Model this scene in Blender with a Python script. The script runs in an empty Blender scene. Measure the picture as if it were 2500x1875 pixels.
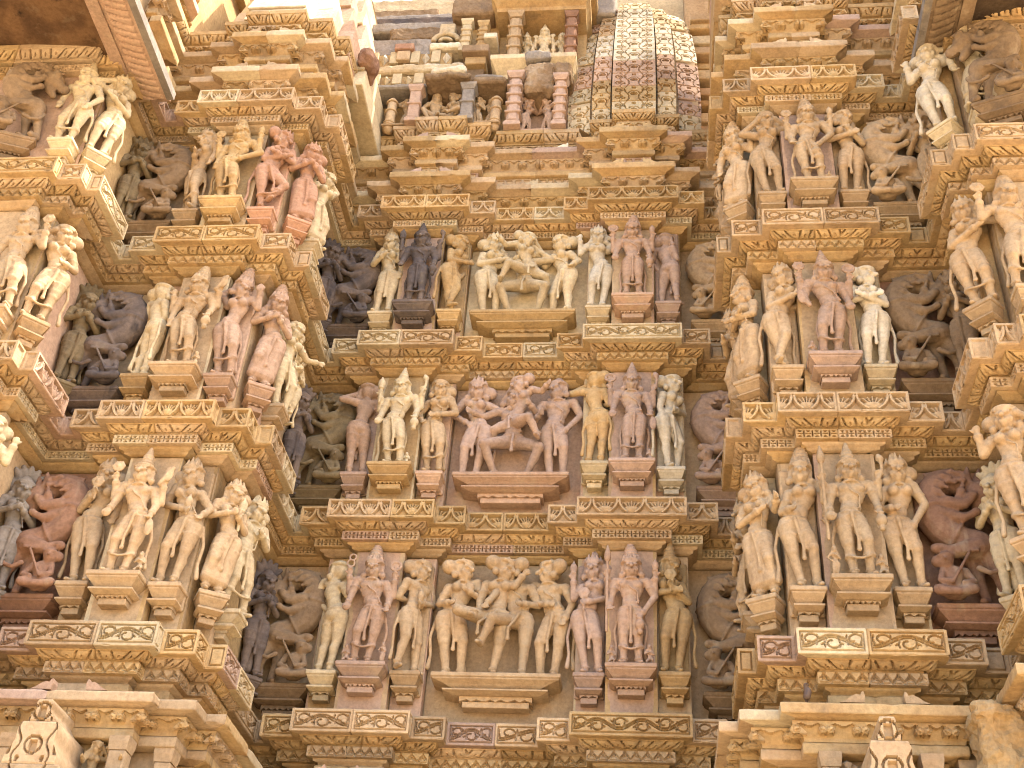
import bpy, math, random
import numpy as np
from mathutils import Vector, Matrix

random.seed(7)
rng = np.random.default_rng(7)

SC = bpy.context.scene
COL = SC.collection
R_ = math.radians

# ------------------------------------------------------------------ camera
cam = bpy.data.cameras.new('camera'); cam_o = bpy.data.objects.new('camera', cam); COL.objects.link(cam_o)
PITCH, YAW, ROLL, FPX = R_(36.897), R_(-7.8837), R_(4.3737), 3056.87      # focal length in pixels of a 2500 px wide frame
cam.sensor_width = 36.0; cam.lens = FPX / 2500.0 * 36.0; cam.clip_end = 2000; cam.clip_start = 0.05
def camera_axes():
    cy, sy, cp, sp = math.cos(YAW), math.sin(YAW), math.cos(PITCH), math.sin(PITCH)
    f = Vector((sy*cp, cy*cp, sp)); r = Vector((cy, -sy, 0)); u = r.cross(f)
    return math.cos(ROLL)*r + math.sin(ROLL)*u, -math.sin(ROLL)*r + math.cos(ROLL)*u, f
_r, _u, _f = camera_axes()
cam_o.matrix_world = Matrix(((_r.x, _u.x, -_f.x, 0), (_r.y, _u.y, -_f.y, 0), (_r.z, _u.z, -_f.z, 0), (0, 0, 0, 1)))
SC.camera = cam_o

# ------------------------------------------------------------------ sky, sun, exposure
SUN_EL, SUN_AZ = 60.0, 100.0          # azimuth: 0 = -Y (towards the viewer), 90 = +X (right), above 90 = behind the wall plane
_sd = Vector((math.cos(R_(SUN_EL))*math.sin(R_(SUN_AZ)), -math.cos(R_(SUN_EL))*math.cos(R_(SUN_AZ)), math.sin(R_(SUN_EL))))
W = bpy.data.worlds.new('World'); SC.world = W; W.use_nodes = True
_nt = W.node_tree; _bg = _nt.nodes['Background']
_sky = _nt.nodes.new('ShaderNodeTexSky'); _sky.sky_type = 'NISHITA'; _sky.sun_disc = False
_sky.sun_elevation = R_(SUN_EL); _sky.sun_rotation = math.atan2(_sd.x, _sd.y); _sky.dust_density = 5.0; _sky.air_density = 1.0
_nt.links.new(_sky.outputs[0], _bg.inputs[0]); _bg.inputs[1].default_value = 0.15
_sl = bpy.data.lights.new('sun', 'SUN'); _sl.energy = 2.4; _sl.angle = R_(0.53); _sl.color = (1.0, 0.94, 0.84)
sun = bpy.data.objects.new('sun', _sl); COL.objects.link(sun)
sun.rotation_euler = _sd.to_track_quat('Z', 'Y').to_euler(); sun.location = (20, -10, 40)
SC.view_settings.view_transform = 'Standard'; SC.view_settings.look = 'None'
SC.view_settings.exposure = 2.82; SC.view_settings.gamma = 1.0; SC.view_settings.use_curve_mapping = False
SC.render.engine = 'CYCLES'; SC.cycles.max_bounces = 8; SC.cycles.diffuse_bounces = 4
SC.cycles.use_denoising = True; SC.cycles.filter_width = 1.1; SC.cycles.use_adaptive_sampling = True; SC.cycles.adaptive_threshold = 0.02

# ------------------------------------------------------------------ stone materials
def stone(name, c1, c2, stain=0.35, bump=0.28, pale=0.3, stain_col=(0.10, 0.075, 0.055)):
    m = bpy.data.materials.new(name); m.use_nodes = True; nt = m.node_tree; N = nt.nodes; L = nt.links
    N.remove(N['Principled BSDF']); b = N.new('ShaderNodeBsdfDiffuse'); b.inputs['Roughness'].default_value = 0.0; L.new(b.outputs[0], N['Material Output'].inputs['Surface'])
    geo = N.new('ShaderNodeNewGeometry'); oi = N.new('ShaderNodeObjectInfo')
    off = N.new('ShaderNodeVectorMath'); off.operation = 'SCALE'; off.inputs[0].default_value = (37.0, 19.0, 53.0); L.new(oi.outputs['Random'], off.inputs['Scale'])
    add = N.new('ShaderNodeVectorMath'); add.operation = 'ADD'; L.new(geo.outputs['Position'], add.inputs[0]); L.new(off.outputs[0], add.inputs[1])
    def noise(scale, detail, vec, rough=0.55):
        n = N.new('ShaderNodeTexNoise'); n.inputs['Scale'].default_value = scale; n.inputs['Detail'].default_value = detail
        n.inputs['Roughness'].default_value = rough; L.new(vec, n.inputs['Vector']); return n.outputs['Fac']
    def ramp(fac, a, bb):
        r = N.new('ShaderNodeMapRange'); r.inputs['From Min'].default_value = a; r.inputs['From Max'].default_value = bb; r.interpolation_type = 'SMOOTHSTEP'
        L.new(fac, r.inputs['Value']); return r.outputs[0]
    def mix(fac, ca, cb, mode='MIX', k=1.0):
        x = N.new('ShaderNodeMix'); x.data_type = 'RGBA'; x.blend_type = mode
        if hasattr(fac, 'links'):
            if k != 1.0:
                mm = N.new('ShaderNodeMath'); mm.operation = 'MULTIPLY'; mm.inputs[1].default_value = k; L.new(fac, mm.inputs[0]); fac = mm.outputs[0]
            L.new(fac, x.inputs['Factor'])
        else: x.inputs['Factor'].default_value = fac
        for s, v in (('A', ca), ('B', cb)):
            sock = [i for i in x.inputs if i.name == s and i.type == 'RGBA'][0]
            if hasattr(v, 'links'): L.new(v, sock)
            else: sock.default_value = (*v, 1)
        return [o for o in x.outputs if o.type == 'RGBA'][0]
    P = geo.outputs['Position']; Q = add.outputs[0]
    big = noise(2.6, 2, Q); grain = noise(24, 3, Q, 0.72)
    col = mix(ramp(big, 0.36, 0.64), c1, c2)
    # value shift from stone to stone, and grain
    mv = N.new('ShaderNodeMapRange'); mv.inputs['To Min'].default_value = 0.82; mv.inputs['To Max'].default_value = 1.14; L.new(oi.outputs['Random'], mv.inputs['Value'])
    gm = N.new('ShaderNodeMapRange'); gm.inputs['From Min'].default_value = 0.25; gm.inputs['From Max'].default_value = 0.75; gm.inputs['To Min'].default_value = 0.74; gm.inputs['To Max'].default_value = 1.20; L.new(grain, gm.inputs['Value'])
    pr = N.new('ShaderNodeMath'); pr.operation = 'MULTIPLY'; L.new(mv.outputs[0], pr.inputs[0]); L.new(gm.outputs[0], pr.inputs[1])
    gv = N.new('ShaderNodeVectorMath'); gv.operation = 'SCALE'; L.new(col, gv.inputs[0]); L.new(pr.outputs[0], gv.inputs['Scale']); col = gv.outputs[0]
    # pale lime patches, rain streaks and soot stretched downwards
    mp = N.new('ShaderNodeMapping'); mp.inputs['Scale'].default_value = (1.0, 1.0, 0.28); L.new(P, mp.inputs['Vector'])
    sn = noise(4.2, 4, mp.outputs[0], 0.68)
    col = mix(ramp(sn, 0.44, 0.30), col, (0.42, 0.335, 0.215), 'MIX', pale)
    col = mix(ramp(sn, 0.56, 0.76), col, stain_col, 'MIX', stain)
    L.new(col, b.inputs['Color'])
    bp = N.new('ShaderNodeBump'); bp.inputs['Strength'].default_value = bump; bp.inputs['Distance'].default_value = 0.014
    L.new(grain, bp.inputs['Height']); L.new(bp.outputs[0], b.inputs['Normal'])
    return m
M = {
 'gold':  stone('gold_sandstone',  (0.388, 0.267, 0.129), (0.333, 0.216, 0.101), 0.42),
 'tan':   stone('tan_sandstone',   (0.393, 0.280, 0.162), (0.345, 0.236, 0.132), 0.36),
 'cream': stone('cream_sandstone', (0.453, 0.362, 0.222), (0.406, 0.311, 0.184), 0.30, 0.28, 0.45),
 'white': stone('pale_sandstone',  (0.504, 0.434, 0.318), (0.447, 0.367, 0.250), 0.28, 0.28, 0.5),
 'pink':  stone('pink_sandstone',  (0.381, 0.257, 0.174), (0.349, 0.227, 0.149), 0.30),
 'salmon':stone('salmon_sandstone',(0.383, 0.223, 0.143), (0.352, 0.201, 0.126), 0.12),
 'mauve': stone('mauve_sandstone', (0.335, 0.235, 0.174), (0.354, 0.241, 0.169), 0.34),
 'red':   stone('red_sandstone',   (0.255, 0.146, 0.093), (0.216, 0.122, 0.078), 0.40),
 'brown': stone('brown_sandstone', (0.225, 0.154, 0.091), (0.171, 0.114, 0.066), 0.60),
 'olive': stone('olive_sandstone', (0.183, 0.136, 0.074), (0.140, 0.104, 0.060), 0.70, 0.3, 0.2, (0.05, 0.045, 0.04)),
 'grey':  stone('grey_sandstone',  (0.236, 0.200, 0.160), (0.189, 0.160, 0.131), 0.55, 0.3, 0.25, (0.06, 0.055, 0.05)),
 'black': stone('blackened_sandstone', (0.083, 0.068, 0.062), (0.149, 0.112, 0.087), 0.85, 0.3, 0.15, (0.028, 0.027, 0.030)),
}

# ------------------------------------------------------------------ object helpers
def obj(name, me, mat=None, parent=None, loc=None, rotz=0.0):
    o = bpy.data.objects.new(name, me); COL.objects.link(o)
    if mat is not None and me is not None and not me.materials: me.materials.append(M[mat] if isinstance(mat, str) else mat)
    if parent: o.parent = parent
    if loc is not None: o.location = loc
    if rotz: o.rotation_euler = (0, 0, rotz)
    return o
def tag(o, label=None, cat=None, group=None, kind=None):
    if label: o['label'] = label
    if cat: o['category'] = cat
    if group: o['group'] = group
    if kind: o['kind'] = kind
    return o
def empty(name, loc, rotz=0.0, label=None, cat=None, group=None):
    o = bpy.data.objects.new(name, None); COL.objects.link(o); o.location = loc; o.rotation_euler = (0, 0, rotz); o.empty_display_size = 0.1
    return tag(o, label, cat, group)
def mesh(name, v, f, smooth=False):
    me = bpy.data.meshes.new(name); me.from_pydata([tuple(map(float, p)) for p in v], [], [tuple(map(int, q)) for q in f]); me.update()
    if smooth: me.polygons.foreach_set('use_smooth', [True]*len(me.polygons))
    return me

class Geo:
    """collects closed shapes in one vertex / face list"""
    def __init__(s): s.v = []; s.f = []; s.n = 0
    def add(s, v, f):
        s.v.append(np.asarray(v, float)); s.f += [tuple(i + s.n for i in q) for q in f]; s.n += len(v)
    def verts(s): return np.concatenate(s.v) if s.v else np.zeros((0, 3))
    def mesh(s, name, smooth=False): return mesh(name, s.verts(), s.f, smooth)
    # --- organic shapes
    _cap = {}
    def cap(s, a, b, ra, rb, n=10):
        a = np.asarray(a, float); b = np.asarray(b, float); d = b - a; l = np.linalg.norm(d)
        if l < 1e-6: d = np.array((0, 0, 1.)); l = 1e-6
        d = d / l; t = np.array((1., 0, 0)) if abs(d[0]) < 0.8 else np.array((0, 1., 0))
        e1 = np.cross(d, t); e1 /= np.linalg.norm(e1); e2 = np.cross(d, e1)
        rings = []
        for ang in (-75, -40, 0): rings.append((a + d*ra*math.sin(R_(ang)), ra*math.cos(R_(ang))))
        for ang in (0, 40, 75): rings.append((b + d*rb*math.sin(R_(ang)), rb*math.cos(R_(ang))))
        th = np.arange(n)*2*math.pi/n; cs = np.cos(th)[:, None]*e1 + np.sin(th)[:, None]*e2
        v = np.concatenate([c + cs*r for c, r in rings]); f = []
        for k in range(len(rings) - 1):
            for i in range(n):
                j = (i + 1) % n; f.append((k*n + i, k*n + j, (k + 1)*n + j, (k + 1)*n + i))
        f.append(tuple(range(n))[::-1]); f.append(tuple((len(rings) - 1)*n + i for i in range(n)))
        s.add(v, f)
    def tube(s, pts, rad, n=8):
        if not hasattr(rad, '__len__'): rad = [rad]*len(pts)
        for i in range(len(pts) - 1): s.cap(pts[i], pts[i + 1], rad[i], rad[i + 1], n)
    def ell(s, c, r, rot=None, n=12, m=8):
        v = [(0, 0, 1)]; f = []
        for k in range(1, m):
            p = math.pi*k/m
            for i in range(n): q = 2*math.pi*i/n; v.append((math.sin(p)*math.cos(q), math.sin(p)*math.sin(q), math.cos(p)))
        v.append((0, 0, -1)); v = np.array(v)*np.asarray(r if hasattr(r, '__len__') else (r, r, r))
        for i in range(n): f.append((0, 1 + i, 1 + (i + 1) % n))
        for k in range(m - 2):
            for i in range(n): j = (i + 1) % n; f.append((1 + k*n + i, 1 + (k + 1)*n + i, 1 + (k + 1)*n + j, 1 + k*n + j))
        o = 1 + (m - 2)*n
        for i in range(n): f.append((o + i, len(v) - 1, o + (i + 1) % n))
        if rot is not None: v = v @ np.array(rot).T
        s.add(v + np.asarray(c), f)
    def tor(s, c, R, r, e1=(1, 0, 0), e2=(0, 1, 0), n=14, m=6, a0=0, a1=360):
        R = R if hasattr(R, '__len__') else (R, R); e1 = np.array(e1, float); e2 = np.array(e2, float); e3 = np.cross(e1, e2); c = np.asarray(c, float)
        full = abs(a1 - a0) >= 360; v = []; f = []; cnt = n if full else n + 1
        for i in range(cnt):
            a = R_(a0 + (a1 - a0)*i/n); ctr = c + e1*R[0]*math.cos(a) + e2*R[1]*math.sin(a); out = e1*math.cos(a) + e2*math.sin(a)
            for k in range(m): b = 2*math.pi*k/m; v.append(ctr + out*r*math.cos(b) + e3*r*math.sin(b))
        for i in range(n):
            j = (i + 1) % cnt
            for k in range(m): l = (k + 1) % m; f.append((i*m + k, j*m + k, j*m + l, i*m + l))
        if not full: f.append(tuple(range(m))[::-1]); f.append(tuple((cnt - 1)*m + k for k in range(m)))
        s.add(v, f)
    # --- cut stone shapes
    def box(s, lo, hi, ch=0.006):
        lo = np.array(lo, float); hi = np.array(hi, float); c = min(ch, 0.3*float((hi - lo).min()))
        v = []; 
        for sx in (0, 1):
            for sy in (0, 1):
                for sz in (0, 1):
                    p = np.array([(lo, hi)[sx][0], (lo, hi)[sy][1], (lo, hi)[sz][2]]); d = np.array([1 - 2*sx, 1 - 2*sy, 1 - 2*sz])*c
                    for ax in range(3): q = p + d; q[ax] = p[ax]; v.append(q)
        def ix(x, y, z, ax): return ((x*2 + y)*2 + z)*3 + ax
        f = [[ix(0,0,0,0), ix(0,0,1,0), ix(0,1,1,0), ix(0,1,0,0)], [ix(1,0,0,0), ix(1,1,0,0), ix(1,1,1,0), ix(1,0,1,0)],
             [ix(0,0,0,1), ix(1,0,0,1), ix(1,0,1,1), ix(0,0,1,1)], [ix(0,1,0,1), ix(0,1,1,1), ix(1,1,1,1), ix(1,1,0,1)],
             [ix(0,0,0,2), ix(0,1,0,2), ix(1,1,0,2), ix(1,0,0,2)], [ix(0,0,1,2), ix(1,0,1,2), ix(1,1,1,2), ix(0,1,1,2)]]
        for a in (0, 1):
            for b in (0, 1):
                e = [ix(a,b,0,0), ix(a,b,1,0), ix(a,b,1,1), ix(a,b,0,1)]; f.append(e if a != b else e[::-1])
                e = [ix(a,0,b,0), ix(a,1,b,0), ix(a,1,b,2), ix(a,0,b,2)]; f.append(e[::-1] if a != b else e)
                e = [ix(0,a,b,1), ix(1,a,b,1), ix(1,a,b,2), ix(0,a,b,2)]; f.append(e if a != b else e[::-1])
        for x in (0, 1):
            for y in (0, 1):
                for z in (0, 1):
                    e = [ix(x,y,z,0), ix(x,y,z,1), ix(x,y,z,2)]; f.append(e if (x + y + z) % 2 else e[::-1])
        s.add(v, f)
    def frusta(s, levels):
        """stack of rectangles (x0,x1,y0,y1,z), top to bottom or bottom to top, closed"""
        v = []; f = []
        for (x0, x1, y0, y1, z) in levels: v += [(x0, y0, z), (x1, y0, z), (x1, y1, z), (x0, y1, z)]
        up = levels[-1][4] > levels[0][4]
        for k in range(len(levels) - 1):
            for i in range(4):
                j = (i + 1) % 4; q = (4*k + i, 4*k + j, 4*k + 4 + j, 4*k + 4 + i); f.append(q if up else q[::-1])
        a = (3, 2, 1, 0); b = tuple(4*(len(levels) - 1) + i for i in range(4)); f += [a, b] if up else [a[::-1], b[::-1]]
        s.add(v, f)
    def prism(s, prof, d0, d1, axis='y'):
        """polygon prof [(x,z)] swept from y=d0 to y=d1"""
        n = len(prof); v = [(x, d0, z) for x, z in prof] + [(x, d1, z) for x, z in prof]
        f = [tuple(range(n)), tuple(range(2*n - 1, n - 1, -1))] + [(i, n + i, n + (i + 1) % n, (i + 1) % n) for i in range(n)]
        s.add(v, f)

FLAT = set()      # cut blocks that keep crisp facets
PENDING = []      # carved figures waiting for one shared voxel pass
def carve(geo, name, mat, parent, loc, voxel, rotz=0.0, smooth=1, thin=0.36):
    o = obj(name, geo.mesh(name), mat, parent, loc, rotz)
    r = o.modifiers.new('fuse', 'REMESH'); r.mode = 'VOXEL'; r.voxel_size = voxel; r.use_smooth_shade = True
    if smooth: sm = o.modifiers.new('wear', 'SMOOTH'); sm.factor = 0.5; sm.iterations = smooth
    if thin < 1.0: dc = o.modifiers.new('thin', 'DECIMATE'); dc.ratio = thin
    PENDING.append(o); return o
def finish_carving():
    bpy.context.view_layer.update(); dg = bpy.context.evaluated_depsgraph_get()
    done = {}
    for o in PENDING:
        me = bpy.data.meshes.new_from_object(o.evaluated_get(dg)); done[o] = me
    for o, me in done.items():
        old = o.data; mats = list(old.materials); o.modifiers.clear(); o.data = me
        if not me.materials:
            for m in mats: me.materials.append(m)
        me.polygons.foreach_set('use_smooth', [o not in FLAT]*len(me.polygons))
        bpy.data.meshes.remove(old)
    PENDING.clear()

# ------------------------------------------------------------------ the carved human figure (unit stature, -Y towards the viewer)
def rotz_m(a): c, s_ = math.cos(a), math.sin(a); return np.array(((c, -s_, 0), (s_, c, 0), (0, 0, 1.)))
def roty_m(a): c, s_ = math.cos(a), math.sin(a); return np.array(((c, 0, s_), (0, 1, 0), (-s_, 0, c)))

def hand(g, w, d, side, held=False):
    w = np.asarray(w, float); d = np.asarray(d, float); d = d/ (np.linalg.norm(d) + 1e-9)
    t = np.cross(d, (0, 1., 0)); t = t/(np.linalg.norm(t) + 1e-6)
    p = w + d*0.030; g.cap(w, p, 0.019, 0.021, 8)
    for k, off in enumerate((-0.018, -0.006, 0.006, 0.018)):
        a = p + t*off; ln = (0.026, 0.033, 0.031, 0.024)[k]
        b = a + d*ln*0.6; c = b + (d*0.2 + np.array((0, -0.8 if held else -0.3, 0)))*ln*0.8
        g.cap(a, b, 0.0085, 0.008, 6); g.cap(b, c, 0.008, 0.007, 6)
    a = w + d*0.014 - t*0.018*side; g.cap(a, a + d*0.018 - t*0.018*side + np.array((0, -0.012, 0)), 0.009, 0.0075, 6)

def attribute(g, kind, w, side):
    x, y, z = w
    if kind == 'lotus':
        g.cap((x, y, z - 0.06), (x, y, z + 0.05), 0.010, 0.010, 6); g.tor((x, y - 0.005, z + 0.085), 0.036, 0.013, (1, 0, 0), (0, 0, 1)); g.ell((x, y - 0.008, z + 0.085), (0.022, 0.02, 0.022))
        for k in range(6): a = k*math.pi/3; g.cap((x + 0.03*math.cos(a), y - .01, z + .085 + 0.03*math.sin(a)), (x + 0.05*math.cos(a), y - .01, z + .085 + 0.05*math.sin(a)), 0.010, 0.006, 6)
    elif kind == 'wheel':
        g.cap((x, y, z), (x, y, z + 0.04), 0.012, 0.012, 6); g.tor((x, y - 0.005, z + 0.085), 0.042, 0.013, (1, 0, 0), (0, 0, 1))
        for k in range(3): a = k*math.pi/3 + .3; dx, dz = 0.04*math.cos(a), 0.04*math.sin(a); g.cap((x - dx, y, z + .085 - dz), (x + dx, y, z + .085 + dz), 0.008, 0.008, 6)
    elif kind == 'spear':
        g.cap((x, y - .01, 0.30), (x, y - .01, 0.98), 0.013, 0.013, 8); g.cap((x, y - .01, 0.99), (x, y - .01, 1.02), 0.030, 0.028, 8); g.cap((x, y - .01, 1.02), (x, y - .01, 1.11), 0.028, 0.006, 8); g.tor((x, y - .01, 0.97), 0.017, 0.009)
    elif kind == 'club':
        g.cap((x, y - .01, z - 0.12), (x, y - .01, z + 0.05), 0.012, 0.016, 8); g.ell((x, y - .01, z + 0.10), (0.035, 0.033, 0.06)); g.tor((x, y - .01, z + .05), 0.022, 0.009); g.cap((x, y - .01, z + .14), (x, y - .01, z + .18), 0.022, 0.008, 8)
    elif kind == 'snake':
        pts = [(x + side*0.03*math.sin(t*2.6), y - .01, z - 0.05 + 0.20*t) for t in np.linspace(0, 1, 9)]; g.tube(pts, [0.013]*6 + [0.018, 0.03, 0.02], 8)
    elif kind == 'noose':
        g.tor((x, y - .01, z + 0.07), (0.030, 0.036), 0.010, (1, 0, 0), (0, 0, 1)); g.tor((x + .01, y - .01, z + 0.13), (0.026, 0.03), 0.010, (1, 0, 0), (0, 0, 1)); g.cap((x, y, z - .03), (x, y, z + .05), 0.01, 0.01, 6)
    elif kind == 'book':
        g.cap((x - .02*side, y - .02, z - .04), (x + .05*side, y - .02, z + .10), 0.020, 0.020, 6); g.ell((x + .03*side, y - .02, z + .05), (0.035, 0.014, 0.07))
    elif kind == 'bud':
        g.ell((x, y - .005, z + 0.06), (0.030, 0.028, 0.045)); g.cap((x, y, z - .04), (x, y, z + .03), 0.010, 0.012, 6); g.cap((x, y, z + .1), (x, y, z + .13), 0.016, 0.006, 6)
    elif kind == 'pot':
        g.ell((x, y - .01, z - 0.075), (0.040, 0.038, 0.050)); g.cap((x, y - .01, z - .03), (x, y - .01, z - .02), 0.020, 0.026, 8); g.cap((x, y - .01, z - .12), (x, y - .01, z - .14), 0.018, 0.026, 8)
    elif kind == 'disc':
        g.ell((x, y - .012, z - 0.015), (0.038, 0.016, 0.040)); g.tor((x, y - .02, z - .015), 0.026, 0.008, (1, 0, 0), (0, 0, 1))
    elif kind == 'shield':
        g.ell((x + side*.02, y - .01, z - 0.10), (0.032, 0.016, 0.075))

def human(sex='f', hip=0.02, chest=-0.01, head=0.0, tilt=0.0, yaw=0.0, turn=0.0, legs='sway', arms=('down', 'hip'), hair='bun', bunside=1,
          back_arms=None, hold=(None, None), back_hold=(None, None), dress=True, lean=0.0, hscale=1.0, seed=0, drop=0.0, drape='swag'):
    rr = random.Random(seed); g = Geo(); f = sex == 'f'
    hip += rr.uniform(-.006, .006); chest += rr.uniform(-.006, .006); tilt += rr.uniform(-.05, .05)
    P = np.array((hip, 0.0, 0.505 - drop)); C = np.array((chest, lean*0.5, 0.715 - drop)); H = np.array((head + chest*0.6, -0.020 + lean, 0.892 - drop))
    hw = 0.088 if f else 0.080; wa = 0.060 if f else 0.070
    g.ell(P + (0, 0.004, 0), (hw + .010, 0.068, 0.070)); g.ell(P + (0, 0.012, -0.035), (hw + .006, 0.070, 0.055))
    Wt = P*0.5 + C*0.5 + np.array((-(hip - chest)*0.05, 0, -0.012)); g.ell(Wt, (wa, 0.048, 0.080)); g.ell(P + (0, -0.018, 0.055), (wa*0.95, 0.046, 0.05))
    g.ell(C, (0.080 if f else 0.096, 0.055, 0.075)); g.ell(C*0.6 + Wt*0.4, (0.068 if f else 0.082, 0.050, 0.07))
    sh = 0.098 if f else 0.119; st = -(hip - chest)*0.55
    S = {-1: C + (-sh, 0.004, 0.068 - st*0.9), 1: C + (sh, 0.004, 0.068 + st*0.9)}
    g.cap(S[-1]*.9 + C*.1, S[1]*.9 + C*.1, 0.034, 0.034); g.cap(C + (0, 0, .04), S[-1], 0.05, 0.034); g.cap(C + (0, 0, .04), S[1], 0.05, 0.034)
    if f:
        for s_ in (-1, 1): g.ell(C + (s_*0.043, -0.050, 0.022), (0.041, 0.044, 0.041))
    else:
        for s_ in (-1, 1): g.ell(C + (s_*0.046, -0.034, 0.022), (0.046, 0.028, 0.036))
    g.ell(P + (0, -0.062, 0.045), 0.008)
    nk = C + (0, 0.004, 0.090); g.cap(nk, H + (0, 0.012, -0.045), 0.031, 0.029, 10)
    # head, built facing -Y, then turned
    h = Geo(); 
    h.ell((0, 0.006, 0.010), (0.049, 0.056, 0.058)); h.ell((0, -0.012, -0.024), (0.041, 0.042, 0.046)); h.ell((0, -0.040, -0.052), (0.016, 0.014, 0.014))
    h.cap((0, -0.054, 0.012), (0, -0.074, -0.016), 0.008, 0.0140, 8)
    for s_ in (-1, 1):
        h.ell((s_*0.0205, -0.050, 0.006), (0.0155, 0.013, 0.0085)); h.cap((s_*0.007, -0.056, 0.026), (s_*0.034, -0.048, 0.027), 0.0075, 0.007, 6)
        h.ell((s_*0.026, -0.036, -0.022), (0.016, 0.014, 0.018)); h.cap((s_*0.050, 0.008, 0.018), (s_*0.052, 0.008, -0.022), 0.012, 0.010, 8); h.ell((s_*0.056, 0.0, -0.043), (0.020, 0.020, 0.022))
    h.cap((-0.013, -0.053, -0.033), (0.013, -0.053, -0.033), 0.0066, 0.0066, 6); h.cap((-0.010, -0.053, -0.045), (0.010, -0.053, -0.045), 0.0066, 0.0066, 6)
    h.tor((0, 0.004, 0.042), (0.051, 0.058), 0.012, n=16)
    if hair == 'kirita':
        z0 = 0.05
        for r0, r1, dz in ((0.048, 0.046, 0.030), (0.042, 0.040, 0.030), (0.036, 0.033, 0.026), (0.028, 0.024, 0.022), (0.018, 0.010, 0.022)):
            h.cap((0, .006, z0 + r0*0.2), (0, .006, z0 + dz), r0, r1, 10); h.tor((0, .006, z0 + dz*0.7), r0, 0.006, n=12); z0 += dz
        for k in range(5): a = R_(-150 + 30*k); h.cap((0.052*math.cos(a), .004 + .056*math.sin(a), .045), (0.048*math.cos(a), .004 + .052*math.sin(a), .085), 0.011, 0.005, 6)
    elif hair == 'cone':
        h.cap((0, .006, .05), (0, .006, .13), 0.042, 0.026, 10); h.cap((0, .006, .12), (0, .006, .19), 0.030, 0.009, 10)
        for z_ in (.075, .1, .125): h.tor((0, .006, z_), 0.040 - (z_ - .07)*0.25, 0.006, n=12)
    elif hair == 'tiara':
        for k in range(5): a = R_(-150 + 30*k); h.cap((0.052*math.cos(a), .004 + .056*math.sin(a), .045), (0.046*math.cos(a), .004 + .050*math.sin(a), .098 - abs(k - 2)*.010), 0.013, 0.005, 6)
        h.cap((0, .015, .05), (0, .012, .11), 0.040, 0.020, 10); h.cap((0, .015, .11), (0, .012, .13), 0.018, 0.008, 8)
    if hair in ('bun', 'bunonly') or (hair == 'tiara' and bunside):
        s_ = bunside or 1; h.ell((s_*0.066, 0.030, 0.012), (0.046, 0.042, 0.044)); h.tor((s_*0.040, 0.024, 0.016), 0.034, 0.010, (0, 1, 0), (0, 0, 1))
        if hair == 'bun': h.ell((0, 0.010, 0.050), (0.044, 0.048, 0.028)); h.cap((0, .0, .06), (0, .0, .085), 0.020, 0.009, 8)
    if hair == 'flat': h.ell((0, 0.008, 0.055), (0.052, 0.056, 0.034)); h.ell((0, .01, .085), (0.03, .03, .026))
    hv = h.verts()*hscale*1.36 @ (roty_m(tilt) @ rotz_m(yaw)).T + H; g.add(hv, h.f)
    # legs
    J = {}
    hj = {s_: P + (s_*0.047, 0.0, -0.030) for s_ in (-1, 1)}
    ws = 1 if hip >= 0 else -1
    if legs == 'straight': K = {s_: np.array((hip*.5 + s_*0.052, -0.012, 0.275)) for s_ in (-1, 1)}; A = {s_: np.array((s_*0.056, 0.0, 0.045)) for s_ in (-1, 1)}
    elif legs == 'sway':
        K = {ws: np.array((hip*.55 + ws*0.042, -0.006, 0.275)), -ws: np.array((hip*.4 - ws*0.075, -0.048, 0.285))}
        A = {ws: np.array((ws*0.030, 0.004, 0.045)), -ws: np.array((-ws*0.070, 0.0, 0.045))}
    elif legs == 'cross':
        K = {ws: np.array((hip*.5 + ws*0.030, 0.0, 0.275)), -ws: np.array((hip*.5 - ws*0.030, -0.055, 0.290))}
        A = {ws: np.array((ws*0.010, 0.01, 0.045)), -ws: np.array((ws*0.065, -0.050, 0.060))}
    elif legs == 'dance':
        K = {ws: np.array((hip*.5 + ws*0.04, 0.0, 0.275)), -ws: np.array((-ws*0.125, -0.05, 0.335))}
        A = {ws: np.array((ws*0.025, 0.0, 0.045)), -ws: np.array((-ws*0.02, -0.03, 0.150))}
    elif legs == 'wide': K = {s_: np.array((s_*0.135, -0.06, 0.31)) for s_ in (-1, 1)}; A = {s_: np.array((s_*0.085, -0.01, 0.045)) for s_ in (-1, 1)}
    elif legs == 'stride': K = {-1: np.array((-0.075, -0.03, 0.28)), 1: np.array((0.060, -0.01, 0.275))}; A = {-1: np.array((-0.105, 0, 0.045)), 1: np.array((0.070, 0.0, 0.045))}
    elif isinstance(legs, dict): K = {s_: np.array(legs[s_][0], float) for s_ in (-1, 1)}; A = {s_: np.array(legs[s_][1], float) for s_ in (-1, 1)}
    th = 0.067 if f else 0.062
    for s_ in (-1, 1):
        g.cap(hj[s_], K[s_], th, 0.044); g.cap(hj[s_]*.6 + K[s_]*.4 + (0, -.006, 0), K[s_], th*0.86, 0.043); g.ell(K[s_] + (0, -0.008, 0), 0.040)
        g.cap(K[s_], A[s_], 0.039, 0.026); m = K[s_]*0.68 + A[s_]*0.32 + np.array((0, 0.010, 0)); g.cap(m, K[s_]*.4 + A[s_]*.6, 0.039, 0.031)
        toe = A[s_] + np.array((s_*0.022, -0.070, -0.028)); g.cap(A[s_] + (0, 0.006, -0.018), toe, 0.024, 0.016); g.cap(A[s_] + (s_*.006, -0.03, -0.024), toe + (s_*-.012, 0, -.002), 0.020, 0.013)
        g.tor(A[s_] + (0, 0, 0.022), 0.029, 0.008, n=12)
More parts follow.
